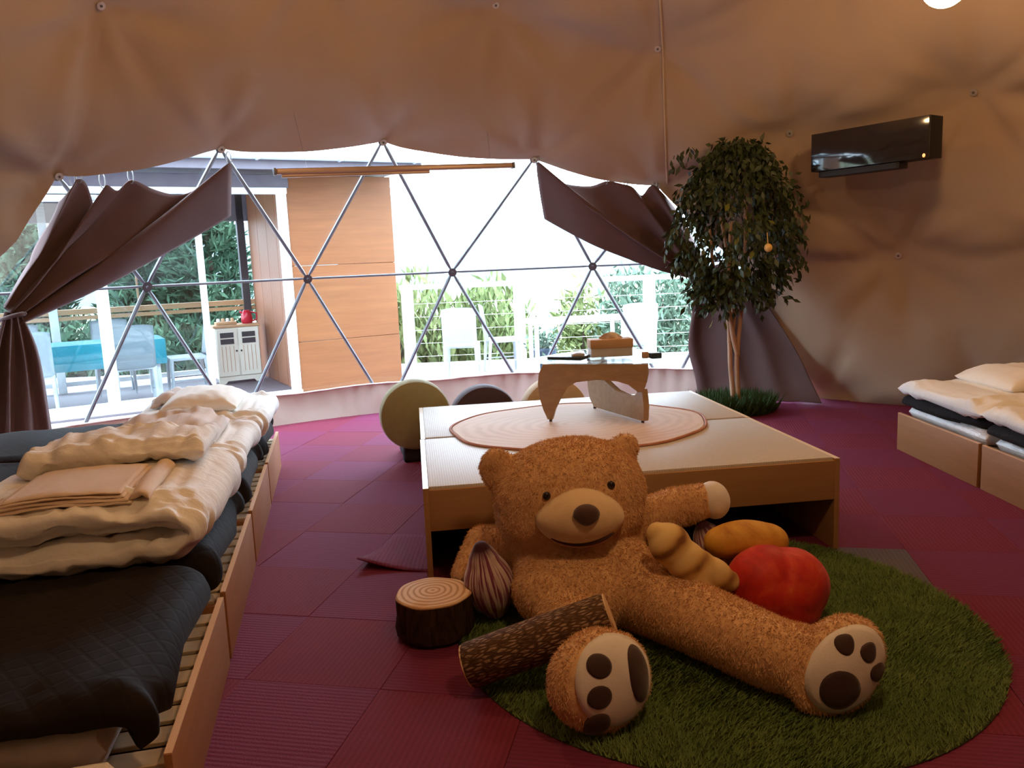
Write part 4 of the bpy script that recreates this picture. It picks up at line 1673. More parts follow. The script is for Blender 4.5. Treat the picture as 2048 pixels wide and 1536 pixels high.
    def arc(x0, x1, zs, r0, mat, nm):
        pts = []
        for k in range(25):
            f = k / 24
            x = x0 + (x1 - x0) * f
            q = (x - mz.x) / 0.168
            z = mz.z + zs[0] + zs[1] * q * q + zs[2] * q
            pts.append(on_mz(x, z))
        rr_ = [r0 * (0.35 + 0.65 * math.sin(PI * k / 24) ** 0.5) for k in range(25)]
        b = B()
        add_tube(b, pts, rr_, 8)
        obj(nm, b, mat, mo, True)
    arc(mz.x - 0.112, mz.x + 0.118, (-0.083, 0.060, 0.010), 0.0075, 'mouth_dark', 'mouth_line')
    arc(mz.x - 0.100, mz.x + 0.100, (-0.096, 0.052, 0.010), 0.0085, 'lip_pink', 'lower_lip')
    # eyes
    for (x, z) in ((0.112, 0.533), (0.352, 0.557)):
        h = hit((x, 2.5, z), (0, 1, 0))
        b = B()
        add_ell(b, h[0] + h[1] * 0.004, (0.0155, 0.013, 0.0165), None, 16, 10)
        obj('eye', b, 'eye_black', root, True)
    # inner ears
    # fur strands over everything but muzzle and soles
    rng = np.random.default_rng(7)
    n = 110000
    e1, e2 = T[:, 1] - T[:, 0], T[:, 2] - T[:, 0]
    area = np.linalg.norm(np.cross(e1, e2), axis=1)
    ix = rng.choice(len(T), n, p=area / area.sum())
    u, v = rng.random(n), rng.random(n)
    fl = u + v > 1
    u[fl], v[fl] = 1 - u[fl], 1 - v[fl]
    P = T[ix, 0] + e1[ix] * u[:, None] + e2[ix] * v[:, None]
    Nn = unit(Nv[ix, 0] * (1 - u - v)[:, None] + Nv[ix, 1] * u[:, None] + Nv[ix, 2] * v[:, None])
    keep = np.ones(n, bool)
    for c, nn, uu, ww, rx, ry in ((fR, nR, uR, wR, 0.145, 0.108), (fL, nL, uL, wL, 0.135, 0.128)):
        rel = P - np.array(c)
        a_ = rel @ np.array(uu)
        b_ = rel @ np.array(ww)
        keep &= ~(((a_ / rx) ** 2 + (b_ / ry) ** 2 < 1.0) & (rel @ np.array(nn) > 0))
    keep &= ~((np.abs(P[:, 0] - 0.80) < 0.08) & (np.abs(P[:, 1] - 3.19) < 0.09) & (P[:, 0] > 0.765) & (P[:, 2] > 0.3))
    for ex, ez in ((0.112, 0.533), (0.352, 0.557)):
        keep &= ~((np.hypot(P[:, 0] - ex, P[:, 2] - ez) < 0.022) & (P[:, 1] < 3.0))
    keep &= P[:, 2] > RUGZ + 0.004
    ax_ = np.array((LOGB - LOGA).normalized())
    rl_ = P - np.array(LOGA)
    sl_ = rl_ @ ax_
    keep &= ~((np.linalg.norm(rl_ - sl_[:, None] * ax_, axis=1) < LOGR + 0.008) & (sl_ > -0.02) & (sl_ < (LOGB - LOGA).length + 0.015))
    P, Nn = P[keep], Nn[keep]
    n = len(P)
    comb = np.stack([np.zeros(n), np.full(n, -0.35), np.full(n, -0.75)], 1) + rng.normal(0, 0.45, (n, 3))
    comb -= Nn * np.sum(comb * Nn, 1, keepdims=True)
    D = unit(Nn * 0.55 + comb)
    X = unit(np.cross(D, rng.normal(0, 1, (n, 3))))
    L = rng.uniform(0.009, 0.017, n)[:, None]
    V = np.stack([P - X * 0.0016, P + X * 0.0016, P + D * L], 1).reshape(-1, 3)
    pyobj('fur', V, np.arange(n * 3).reshape(-1, 3), 'bear_fur', root, 'stuff')


build_bear()


# ================================================================== CUSHIONS AROUND THE BEAR
def blob(name, parts, mat, label, cat, voxel=0.008, smooth=8, group=None, zmin=None, origin=None, rot=None, bump=0.004, against=()):
    """soft toy shape from ellipsoids, remeshed into one skin. parts in local coords of (origin, rot)"""
    bm = B()
    for c, r, m in parts:
        add_ell(bm, c, r, m, 22, 14)
    me = bpy.data.meshes.new('src')
    bm.to_mesh(me)
    bm.free()
    tmp = bpy.data.objects.new('src', me)
    C.objects.link(tmp)
    md = tmp.modifiers.new('r', 'REMESH')
    md.mode = 'VOXEL'
    md.voxel_size = voxel
    md = tmp.modifiers.new('s', 'SMOOTH')
    md.iterations = smooth
    dg = bpy.context.evaluated_depsgraph_get()
    em = bpy.data.meshes.new_from_object(tmp.evaluated_get(dg))
    bpy.data.objects.remove(tmp)
    bm = B()
    bm.from_mesh(em)
    bpy.data.meshes.remove(em)
    M = Matrix.Translation(origin) @ rot.to_4x4()
    Mi = M.inverted()
    for v in bm.verts:
        v.co += v.normal * bump * fbm(v.co, 9)
        if against:
            v.co = Mi @ press(M @ v.co, against)
        if zmin is not None:
            wv = M @ v.co
            if wv.z < zmin:
                wv.z = zmin
                v.co = Mi @ wv
    if against:
        bmesh.ops.smooth_vert(bm, verts=bm.verts, factor=0.3, use_axis_x=True, use_axis_y=True, use_axis_z=True)
        for v in bm.verts:
            v.co = Mi @ press(M @ v.co, against)
    wb = bm.copy()
    bmesh.ops.transform(wb, matrix=M, verts=wb.verts)
    bmesh.ops.recalc_face_normals(wb, faces=wb.faces)
    tree = BVHTree.FromBMesh(wb)
    wb.free()
    me = mesh_of(bm, name, mat, True)
    o = bpy.data.objects.new(name, me)
    C.objects.link(o)
    o.matrix_basis = M
    tag(o, label, cat, group)
    return tree


def build_cushions():
    EU = lambda x, y, z: (Matrix.Rotation(R(z), 3, 'Z') @ Matrix.Rotation(R(y), 3, 'Y') @ Matrix.Rotation(R(x), 3, 'X'))
    # ginger
    g = [((-0.165, 0.005, 0.0), (0.045, 0.042, 0.04), None), ((-0.105, 0.005, 0), (0.085, 0.080, 0.066), None), ((-0.02, 0.0, 0), (0.095, 0.078, 0.066), None), ((0.03, 0.01, 0), (0.08, 0.075, 0.062), None), ((0.090, 0.038, 0), (0.088, 0.060, 0.058), Matrix.Rotation(R(18), 4, 'Z')),
         ((0.080, -0.062, 0.0), (0.078, 0.052, 0.050), Matrix.Rotation(R(-35), 4, 'Z')), ((0.16, 0.066, 0), (0.040, 0.040, 0.040), None)]
    xg = Vector((0.255, -0.02, -0.255)).normalized()
    ng = Vector((0.25, -0.75, 0.6))
    ng = (ng - xg * ng.dot(xg)).normalized()
    yg = ng.cross(xg)
    GING = Vector((0.618, 2.775, 0.285))
    bear = BEAR['bvh']
    # apple
    a = [((-0.040, 0, 0.025), (0.150, 0.125, 0.140), None), ((0.045, 0.0, 0.018), (0.155, 0.13, 0.138), None), ((0.0, 0, -0.01), (0.19, 0.135, 0.135), None), ((0.01, 0, -0.06), (0.155, 0.12, 0.12), None), ((0.03, 0.0, -0.12), (0.09, 0.08, 0.06), None)]
    apple = blob('apple_cushion', a, 'apple_print', 'big crimson apple cushion sitting on the green rug', 'cushion', origin=Vector((0.955, 2.845, 0.150)), rot=EU(-16, 4, 4), group='plush vegetable cushions', zmin=RUGZ, against=(bear,))
    blob('ginger_cushion', g, 'ginger_print', 'knobbly yellow ginger root cushion leaning on the side of the bear', 'cushion', origin=GING, rot=Matrix((xg, yg, ng)).transposed(), group='plush vegetable cushions', voxel=0.007, smooth=6, against=(bear, apple))
    # potato, wedged on the apple's shoulder and on the second onion
    p = [((0, 0, 0), (0.160, 0.083, 0.076), None), ((-0.09, 0.0, -0.012), (0.083, 0.073, 0.064), None), ((0.08, 0.01, -0.01), (0.092, 0.078, 0.072), None)]
    potato = blob('potato_cushion', p, 'potato_print', 'smooth orange yellow potato cushion behind the red apple cushion', 'cushion', origin=Vector((0.900, 3.034, 0.280)), rot=EU(0, 3, 4), group='plush vegetable cushions', against=(bear, apple))
    # onions: local z runs to the dark tip
    onion = [((0, 0, -0.01), (0.102, 0.098, 0.130), None), ((0, 0, 0.080), (0.066, 0.062, 0.075), None), ((0, 0, 0.138), (0.034, 0.034, 0.036), None), ((0, 0, -0.11), (0.055, 0.055, 0.05), None)]
    sb = B()
    add_lathe(sb, [(0, 0.0), (0.150, 0.0), (0.150, 0.168), (0, 0.168)], STUMP, 40)
    bmesh.ops.recalc_face_normals(sb, faces=sb.faces)
    stump = BVHTree.FromBMesh(sb)
    sb.free()
    blob('onion_cushion', onion, 'onion_print', 'purple striped onion cushion standing between the stump and the bear', 'cushion', origin=Vector((-0.122, 2.985, 0.172)), rot=EU(-6, -10, 65), zmin=RUGZ, group='plush vegetable cushions', against=(bear, stump))
    blob('onion_cushion', onion, 'onion_print', 'pale striped onion cushion under the paw of the bear', 'cushion', origin=Vector((0.805, 3.135, 0.165)), rot=EU(14, 18, 200), zmin=0.014, group='plush vegetable cushions', against=(bear, potato, apple))
    # log bolster
    A, Bq = LOGA, LOGB
    d = (Bq - A).normalized()
    t = thing('log_bolster', 'bark printed log bolster resting across the leg of the bear', 'bolster', A)
    bm = B()
    L = (Bq - A).length
    rr = LOGR
    prof = [(0, 0), (rr - 0.006, 0), (rr, 0.008), (rr * 1.02, L * 0.3), (rr, L * 0.7), (rr, L - 0.008), (rr - 0.006, L), (0, L)]
    add_lathe(bm, [(r_, z_) for r_, z_ in prof], seg=40)
    q = d.to_track_quat('Z', 'Y').to_matrix().to_4x4()
    o = None
    for v in bm.verts:
        v.co += v.normal * 0
    # body in a frame whose X is the log axis so that the bark runs along it
    X = d
    Y = Vector((0, 0, 1)).cross(X).normalized()
    Zz = X.cross(Y)
    M3 = Matrix((X, Y, Zz)).transposed().to_4x4()
    for v in bm.verts:
        x, y, z = v.co
        v.co = Vector((z, x, y))
    t.matrix_basis = Matrix.Translation(A) @ M3
    obj('bark_cover', bm, 'bark_print', t, local=True)
    for xx in (-0.002, L + 0.002):
        bm = B()
        ring_ = [bm.verts.new((xx, (rr - 0.004) * math.cos(2 * PI * k / 32), (rr - 0.004) * math.sin(2 * PI * k / 32))) for k in range(32)]
        cap_ = bm.faces.new(ring_)
        r_ = bmesh.ops.extrude_face_region(bm, geom=[cap_])
        bmesh.ops.translate(bm, vec=(0.004 if xx < 0 else -0.004, 0, 0), verts=[v for v in r_['geom'] if isinstance(v, bmesh.types.BMVert)])
        obj('end_face', bm, 'stump_rings', t, local=True)
    # stump stool
    c = STUMP
    t = thing('stump_stool', 'soft tree stump stool with ringed tan top', 'stool', c)
    rr, h = 0.146, 0.152
    bm = B()
    rings = []
    for (rf, z) in ((0.90, 0.0), (1.0, 0.012), (1.03, 0.04), (0.98, 0.09), (1.0, 0.13), (0.985, h)):
        row = []
        for k in range(56):
            a = 2 * PI * k / 56
            wob = 1 + 0.02 * math.sin(3 * a + z * 9) + 0.018 * math.sin(7 * a + 2) + 0.012 * math.sin(15 * a + z * 30) * (z < h * 0.95)
            row.append(bm.verts.new((rr * rf * wob * math.cos(a), rr * rf * wob * math.sin(a), z)))
        rings.append(row)
    for a_, b_ in zip(rings, rings[1:]):
        for k in range(56):
            bm.faces.new((a_[k], a_[(k + 1) % 56], b_[(k + 1) % 56], b_[k]))
    bm.faces.new(rings[0][::-1])
    bm.faces.new(rings[-1])
    obj('bark_side', bm, 'stump_bark', t, local=True)
    bm = B()
    row0 = []
    rows = []
    for (rf, z) in ((0.98, h - 0.004), (0.985, h + 0.004), (0.94, h + 0.010), (0.5, h + 0.014), (0.02, h + 0.015)):
        rows.append([bm.verts.new((rr * rf * (1 + (0.02 * math.sin(3 * a + h * 9) + 0.018 * math.sin(7 * a + 2)) * rf) * math.cos(a), rr * rf * (1 + (0.02 * math.sin(3 * a + h * 9) + 0.018 * math.sin(7 * a + 2)) * rf) * math.sin(a), z)) for a in [2 * PI * k / 56 for k in range(56)]])
    for a_, b_ in zip(rows, rows[1:]):
        for k in range(56):
            bm.faces.new((a_[k], a_[(k + 1) % 56], b_[(k + 1) % 56], b_[k]))
    bm.faces.new(rows[0][::-1])
    bm.faces.new(rows[-1])
    obj('ringed_top', bm, 'stump_rings', t, local=True)


build_cushions()


# ================================================================== FICUS, UNIT, LAMPS, SCREEN
def build_ficus():
    base = Vector((1.95, 6.98, 0.0))
    t = thing('potted_ficus', 'tall artificial ficus with slim bare trunks and drooping dark leaves', 'plant', base)
    rng = np.random.default_rng(11)
    # low pot hidden in grass
    bm = B()
    add_lathe(bm, [(0, 0.0), (0.13, 0.0), (0.15, 0.10), (0.14, 0.11), (0, 0.10)], base, 24)
    obj('pot', bm, 'black_matt', t)
    trunks = [[(0, 0, 0.08), (-0.03, 0, 0.40), (-0.06, 0.0, 0.85), (-0.16, 0.02, 1.20), (-0.20, 0.03, 1.6)],
              [(0.035, -0.02, 0.08), (0.02, -0.02, 0.45), (0.05, -0.02, 0.90), (0.09, -0.02, 1.4), (0.10, 0, 2.05), (0.11, 0.0, 2.2)],
              [(0.03, -0.02, 0.50), (-0.03, -0.04, 0.72), (-0.06, -0.04, 1.0), (-0.05, -0.05, 1.5), (-0.02, -0.04, 1.9)],
              [(-0.04, 0.0, 0.62), (0.0, 0.02, 0.85), (-0.02, 0.04, 1.15), (-0.1, 0.05, 1.7)]]
    for tr in trunks:
        P = [base + Vector(p) for p in tr]
        P = spline(P, 24)
        bm = B()
        add_tube(bm, [p + Vector((0.008 * fbm(p, 4), 0.008 * fbm(p, 5.3), 0)) for p in P], [0.024 - 0.012 * k / 23 for k in range(24)], 8)
        obj('trunk', bm, 'bark', t, True)
    ctr = np.array(base) + np.array([0.02, 0.0, 1.62])
    # drooping twigs with leaves
    P, D = [], []
    ntw = 640
    for k in range(ntw):
        th = rng.random() * 2 * np.pi
        h = rng.uniform(-0.56, 0.74)
        prof = 0.52 * max(0.03, 1 - ((h + 0.02) / 0.80) ** 2) ** 0.75
        if h < -0.3:
            prof *= 0.85
        r = prof * (0.35 + 0.65 * rng.random() ** 0.5)
        s = ctr + np.array([r * math.cos(th), 0.72 * r * math.sin(th), h])
        d = np.array([math.cos(th) * 0.5, math.sin(th) * 0.5, -0.75]) + rng.normal(0, 0.22, 3)
        d /= np.linalg.norm(d)
        ln = rng.uniform(0.10, 0.26)
        for q in np.arange(0, ln, 0.026):
            P.append(s + d * q + rng.normal(0, 0.010, 3))
            dd = d * 0.6 + np.array([0, 0, -0.5]) + rng.normal(0, 0.45, 3)
            D.append(dd)
    for (bx, bz) in ((-0.56, 0.60), (-0.48, 0.66), (-0.40, 0.70), (0.50, 0.20), (0.54, 0.10)):
        for q in range(9):
            P.append(ctr + np.array([bx + 0.10 * rng.random(), -0.1 + 0.2 * rng.random(), bz - 0.12 * rng.random()]))
            D.append(np.array([0, 0, -0.8]) + rng.normal(0, 0.3, 3))
    P, D = np.array(P), np.array(D)
    hub = np.array([CX, CY, 0.0])
    for k in range(len(P)):
        o_ = Vector((CX, CY, P[k][2] * 0.3))
        d_ = Vector(P[k]) - o_
        hh = LBV.ray_cast(o_, d_.normalized())
        lim = (hh[3] if hh[0] is not None else 4.3) - 0.10
        if d_.length > lim:
            P[k] = np.array(o_ + d_.normalized() * (lim - 0.16 * rng.random()))
            D[k] = D[k] * 0.5 + np.array([0, -0.25, -0.6])
    Nn = rng.normal(0, 1, P.shape) + np.array([0, -0.8, 0.3])
    n = len(P)
    order = np.argsort(P[:, 1] + 0.25 * np.abs(P[:, 0] - ctr[0]) + rng.random(n) * 0.25)
    front, rest = order[:280], order[280:]
    V, Fc = leaves(P[rest], D[rest], Nn[rest], rng.uniform(0.055, 0.095, len(rest)), rng.uniform(0.026, 0.042, len(rest)))
    pyobj('foliage', V, Fc, 'leaf_ficus', t, 'stuff')
    lm = {}
    for nm in ('leaf_ficus', 'leaf_light'):
        bm = B()
        pr = [(0, 0, 0), (0.45, 0.22, 0.03), (0.75, 0.16, 0.02), (1, 0, -0.06), (0.75, -0.16, 0.02), (0.45, -0.22, 0.03)]
        vs = [bm.verts.new(p) for p in pr]
        mid = bm.verts.new((0.5, 0, -0.02))
        for k in range(6):
            bm.faces.new((vs[k], vs[(k + 1) % 6], mid))
        lm[nm] = mesh_of(bm, 'leaf', nm, True, fix=False)
    for k, i in enumerate(front):
        d = Vector(D[i]).normalized()
        nn = Vector(Nn[i])
        y = nn.cross(d).normalized()
        z = d.cross(y)
        s = rng.uniform(0.06, 0.095)
        o = bpy.data.objects.new('leaf', lm['leaf_light' if rng.random() < 0.05 else 'leaf_ficus'])
        C.objects.link(o)
        o.parent = t
        o.matrix_basis = Matrix.Translation(Vector(P[i]) - base) @ (Matrix((d, y, z)).transposed().to_4x4()) @ Matrix.Scale(s, 4)
    # a few pale leaves low on the left
    for dx, dz in ((-0.26, -0.62), (-0.22, -0.70), (-0.17, -0.74), (-0.24, -0.78), (-0.15, -0.80), (-0.20, -0.55)):
        o = bpy.data.objects.new('leaf', lm['leaf_light'])
        C.objects.link(o)
        o.parent = t
        o.matrix_basis = Matrix.Translation(Vector(ctr) + Vector((dx, -0.15, dz)) - base) @ Matrix.Rotation(R(70 + 60 * rng.random()), 4, 'Y') @ Matrix.Rotation(R(80 * rng.random()), 4, 'X') @ Matrix.Scale(0.085, 4)
    # small yellow ornament
    bm = B()
    p = Vector((2.089, 6.50, 1.42))
    add_ell(bm, p, (0.032, 0.032, 0.034), None, 16, 12)
    add_tube(bm, [p, p + Vector((0, 0.03, 0.12))], 0.003, 5)
    solo('hanging_ornament', bm, 'fruit_yellow', 'small round yellow ornament hanging in the ficus leaves', 'ornament')
    # grass around the pot
    g = thing('grass_patch', 'patch of dark green artificial grass around the ficus trunks', 'grass', (1.95, 6.98, 0))
    g['kind'] = 'stuff'
    n = 5200
    a = rng.random(n) * 2 * np.pi
    r = np.sqrt(rng.random(n))
    P = np.stack([1.945 + 0.36 * r * np.cos(a), 7.01 + 0.29 * r * np.sin(a), np.full(n, 0.0)], 1)
    ok = np.hypot(P[:, 0] - base.x, P[:, 1] - base.y) > 0.05
    P = P[ok]
    n = len(P)
    D = np.stack([rng.normal(0, 0.45, n), rng.normal(0, 0.45, n), np.ones(n)], 1)
    V, Fc = leaves(P, D, rng.normal(0, 1, (n, 3)), rng.uniform(0.08, 0.22, n), rng.uniform(0.010, 0.018, n))
    pyobj('grass_blades', V, Fc, 'leaf_grass', g, 'stuff')


build_ficus()


def build_unit():
    # dark wall unit
    c0, c1 = Vector((2.464, 6.60, 0)), Vector((3.008, 5.83, 0))
    L = (c1 - c0).length
    rz = math.atan2(c1.y - c0.y, c1.x - c0.x)
    t = thing('wall_air_conditioner', 'glossy black wall air conditioner high on the tent liner', 'air conditioner', ((c0 + c1) / 2).to_tuple()[:2] + (2.0045,), rz)
    bm = B()
    add_box(bm, (0, 0.085, 0.141), (L, 0.17, 0.292), bevel=0.006)
    obj('case', bm, 'black_matt', t, local=True)
    bm = B()
    add_box(bm, (0, -0.006, 0.141), (L - 0.006, 0.014, 0.289), bevel=0.003)
    obj('front_panel', bm, 'black_gloss', t, local=True)
    bm = B()
    add_box(bm, (-0.085, 0.07, -0.028), (L * 0.70, 0.12, 0.05), bevel=0.006)
    v = obj('air_outlet', bm, 'black_matt', t, local=True)
    for k in range(3):
        bm = B()
        add_box(bm, (-0.085, 0.008, -0.04 + 0.012 * k), (L * 0.66, 0.006, 0.006))
        obj('vane', bm, 'grille_dark', v, local=True)
    bm = B()
    add_ell(bm, (L / 2 - 0.035, -0.012, 0.012), (0.011, 0.006, 0.014))
    obj('indicator_light', bm, 'led_orange', t, local=True)
    # hangers to the dome
    for sx in (-0.3, 0.0):
        p = t.matrix_basis @ Vector((sx, 0.16, 0.13))
        d = Vector((p.x - CX, p.y - CY, 0)).normalized()
        h = LBV.ray_cast(p, (t.matrix_basis.to_3x3() @ Vector((0, 1, 0.02))).normalized())
        e = h[0] if h[0] is not None else p + d * 0.6
        bm = B()
        add_tube(bm, [p, e], 0.012, 8)
        obj('bracket', bm, 'black_matt', t)


build_unit()


def build_lamps():
    for k, (x, y, z, lb) in enumerate(((2.372, 4.50, 2.745, 'white globe pendant lamp hanging by the air conditioner'), (-0.85, 4.30, 3.60, 'white globe pendant lamp hanging over the left beds'), (0.70, 1.55, 2.75, 'white globe pendant lamp hanging over the bear'))):
        t = thing('globe_lamp', lb, 'lamp', (x, y, z), group='globe pendant lamps')
        bm = B()
        add_ell(bm, (0, 0, 0), (0.115, 0.115, 0.115), None, 28, 18)
        obj('globe', bm, 'lamp_globe', t, True, local=True)
        bm = B()
        add_lathe(bm, [(0, 0.16), (0.03, 0.155), (0.045, 0.112), (0, 0.112)], seg=20)
        obj('cap', bm, 'white_paint', t, local=True)
        h = LBV.ray_cast(Vector((x, y, z + 0.2)), Vector((0, 0, 1)))
        top = (h[0].z if h[0] is not None else 4.4) - z
        bm = B()
        add_tube(bm, [(0, 0, 0.15), (0, 0, top + 0.01)], 0.004, 6)
        obj('cord', bm, 'white_paint', t, local=True)


build_lamps()


def build_screen():
    a, b = Vector((-1.74, 6.35, 2.15)), Vector((0.08, 7.20, 2.22))
    d = (b - a).normalized()
    t = thing('rolled_projection_screen', 'slim bronze rolled up projection screen hung across the window', 'screen', a)
    X = d
    Y = Vector((0, 0, 1)).cross(X).normalized()
    Z = X.cross(Y)
    M3 = Matrix((X, Y, Z)).transposed().to_4x4()
    t.matrix_basis = Matrix.Translation(a) @ M3
    L = (b - a).length
    bm = B()
    add_box(bm, (L / 2, 0, 0.0), (L, 0.055, 0.045), bevel=0.014, seg=3)
    obj('case', bm, 'bronze_tube', t, local=True)
    bm = B()
    add_box(bm, (L * 0.32, 0.0, -0.034), (L * 0.60, 0.03, 0.026), bevel=0.008)
    obj('pull_bar', bm, 'bronze_tube', t, local=True)
    for xx in (-0.008, L + 0.008):
        bm = B()
        add_box(bm, (xx, 0, 0.0), (0.02, 0.062, 0.054), bevel=0.006)
        obj('end_cap', bm, 'hub_metal', t, local=True)
    for f in (0.12, 0.9):
        p = t.matrix_basis @ Vector((L * f, 0, 0.02))
        d2 = Vector((p.x - CX, p.y - CY, 0)).normalized()
        h = LBV.ray_cast(p, (d2 * 0.5 + Vector((0, 0, 1))).normalized())
        e = h[0] if h[0] is not None else p + Vector((0, 0, 0.4))
        bm = B()
        add_tube(bm, [p, e], 0.0012, 5)
        obj('hanging_wire', bm, 'hook_metal', t)


build_screen()


# ================================================================== OUTDOORS
DZ = -0.073


def make_chair(name, label, group):
    t = thing(name, label, 'chair', (0, 0, 0), 0, group)
    bm = B()
    add_box(bm, (0, 0, 0.44), (0.44, 0.43, 0.04), bevel=0.012)
    obj('seat', bm, 'chair_white', t, local=True)
    bm = B()

    def bk(u, v):
        x = -0.215 + 0.43 * u
        return Vector((x, 0.21 + 0.07 * v + 0.025 * (1 - (2 * u - 1) ** 2), 0.44 + 0.49 * v - 0.02 * abs(2 * u - 1) ** 3 * v))
    add_grid(bm, bk, 12, 10)
    r = bmesh.ops.solidify(bm, geom=bm.faces[:], thickness=0.025)
    obj('backrest', bm, 'chair_white', t, True, local=True)
    for sx in (-1, 1):
        for sy, top in ((-1, 0.43), (1, 0.44)):
            bm = B()
            add_tube(bm, [(sx * 0.195, sy * 0.195, top), (sx * 0.205, sy * (0.205 if sy < 0 else 0.235), 0.0)], [0.024, 0.017], 8)
            obj('leg', bm, 'chair_white', t, local=True)
    for sx in (-1, 1):
        bm = B()
        add_tube(bm, [(sx * 0.2, -0.19, 0.18), (sx * 0.2, 0.21, 0.18)], 0.010, 6)
        obj('stretcher', bm, 'chair_white', t, local=True)
    return t


def place(o, loc, rz, label=None, group=None):
    o.location = loc
    o.rotation_euler = (0, 0, rz)
    if label:
        o['label'] = label
    if group:
        o['group'] = group
    return o


HP = Vector((-2.65, 9.5, DZ))
HRZ = R(29.4)


def H(x, y, z=0.0):
    c, s = math.cos(HRZ), math.sin(HRZ)
    return Vector((HP.x + c * x - s * y, HP.y + s * x + c * y, DZ + z))


def build_outside():
    # ground, deck, sea, hills
    bm = B()
    add_box(bm, (0, 40, -1.75), (160, 90, 0.5))
    tag(obj('ground', bm, 'ground_soil', None, False), 'sloping ground beyond the deck', kind='structure')
    bm = B()
    add_box(bm, (0, 420, -9.0), (1600, 700, 1.0))
    tag(obj('sea', bm, 'sea', None, False), 'pale sea below the hazy hills', kind='structure')
    bm = B()

    def hill(u, v):
        x = -260 + 620 * u
        h = 17 * math.exp(-((x + 25) / 70) ** 2) + 10 * math.exp(-((x - 120) / 60) ** 2) + 7 * math.exp(-((x + 150) / 80) ** 2) + 2.5 * fbm((u * 14, 0, 0), 1)
        return Vector((x, 170 + 60 * v, -8.5 + (h + 8) * math.sin(PI * min(1, v * 1.0)) ** 0.7))
    add_grid(bm, hill, 120, 14)
    tag(obj('hills', bm, 'hill_haze', None, True), 'hazy blue hills across the water', kind='structure')
    # deck of boards around the dome
    dk = thing('deck', 'weathered plank deck outside the dome window', None, (0, 9.5, DZ), kind='structure')
    bm = B()
    add_box(bm, (-1.5, 4.85, DZ - 0.12), (17, 14.7, 0.18))
    obj('deck_base', bm, 'deck_board', dk)
    bmh = B()
    add_box(bmh, (0, 0, -0.013), (17.0, 0.142, 0.026), bevel=0.003, seg=1)
    me = mesh_of(bmh, 'plank', 'deck_board', 'auto')
    for k in range(44):
        y = 7.9 + k * 0.15
        o = bpy.data.objects.new('plank', me)
        C.objects.link(o)
        o.parent = dk
        o.location = (-1.5, y - 9.5, 0.0)
        if y > 12.0:
            break
    # ---------------- deck house
    h = thing('deck_house', 'plywood clad deck house with white sliding glass doors', 'building', HP, HRZ)
    Hx = lambda: B()

    def hb(name, c, s, m, parent=h, bevel=0.004):
        b = B()
        add_box(b, c, s, bevel=bevel, seg=1)
        return obj(name, b, m, parent, local=True)
    for k, (z0, z1) in enumerate(((0.0, 0.62), (0.62, 1.52), (1.52, 2.56))):
        hb('plywood_sheet', (0.79, 0.03, (z0 + z1) / 2), (1.29, 0.06, z1 - z0 - 0.004), 'plywood')
    hb('plywood_sheet', (1.41, 1.1, 1.28), (0.05, 2.1, 2.56), 'plywood')
    hb('partition', (0.17, 1.13, 1.28), (0.05, 2.1, 2.56), 'plywood_dark')
    for k in range(4):
        hb('partition_board', (0.141, 0.35 + 0.5 * k, 1.28), (0.008, 0.49, 2.5), 'plywood_dark')
    hb('plywood_sheet', (-4.1, 0.03, 1.28), (1.6, 0.06, 2.56), 'plywood')
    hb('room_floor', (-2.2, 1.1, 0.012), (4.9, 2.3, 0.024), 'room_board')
    rf = hb('roof', (-1.45, 0.95, 2.70), (6.1, 3.1, 0.09), 'roof_metal')
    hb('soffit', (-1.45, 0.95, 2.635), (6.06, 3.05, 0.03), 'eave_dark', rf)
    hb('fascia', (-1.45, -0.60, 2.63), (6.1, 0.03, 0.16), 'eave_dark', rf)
    b = B()
    add_tube(b, [(-4.5, -0.67, 2.70), (1.62, -0.67, 2.70)], 0.055, 12)
    g = obj('gutter', b, 'gutter_blue', h, local=True)
    for k in range(7):
        b = B()
        add_box(b, (-3.9 + 0.9 * k, -0.67, 2.70), (0.03, 0.125, 0.12), bevel=0.01)
        obj('bracket', b, 'gutter_blue', g, local=True)
    # door frame and header
    hb('header', (-1.5, 0.03, 2.49), (3.35, 0.08, 0.15), 'eave_dark')
    df = hb('door_frame', (-1.5, 0.03, 2.385), (3.30, 0.10, 0.07), 'white_alu')
    hb('jamb', (0.09, 0.03, 1.19), (0.10, 0.10, 2.34), 'white_alu', df)
    hb('jamb', (-3.10, 0.03, 1.19), (0.10, 0.10, 2.34), 'white_alu', df)
    hb('threshold', (-1.5, 0.03, 0.03), (3.30, 0.12, 0.05), 'white_alu', df)
    for (x0, x1, yy) in ((-3.05, -1.82, 0.015), (-1.94, -0.82, 0.05)):
        b = B()
        for c, s in (((x0 + 0.035, yy, 1.19), (0.07, 0.035, 2.28)), ((x1 - 0.035, yy, 1.19), (0.07, 0.035, 2.28)), (((x0 + x1) / 2, yy, 2.30), (x1 - x0, 0.035, 0.07)), (((x0 + x1) / 2, yy, 0.10), (x1 - x0, 0.035, 0.09))):
            add_box(b, c, s, bevel=0.004, seg=1)
        sd = obj('sliding_door', b, 'white_alu', h, local=True)
        b = B()
        add_box(b, ((x0 + x1) / 2, yy, 1.2), (x1 - x0 - 0.13, 0.006, 2.1))
        obj('pane', b, 'door_glass', sd, local=True, smooth=False)
    # rear of the room: posts, rail, dark frame
    rr = hb('rear_rail', (-2.2, 2.2, 1.06), (4.8, 0.09, 0.07), 'rail_wood')
    hb('rear_lower_rail', (-2.2, 2.2, 0.98), (4.8, 0.05, 0.05), 'rail_wood')
    hb('rear_bottom_rail', (-2.2, 2.2, 0.14), (4.8, 0.05, 0.06), 'white_paint')
    hb('rear_header', (-2.2, 2.2, 2.40), (4.8, 0.10, 0.44), 'eave_dark')
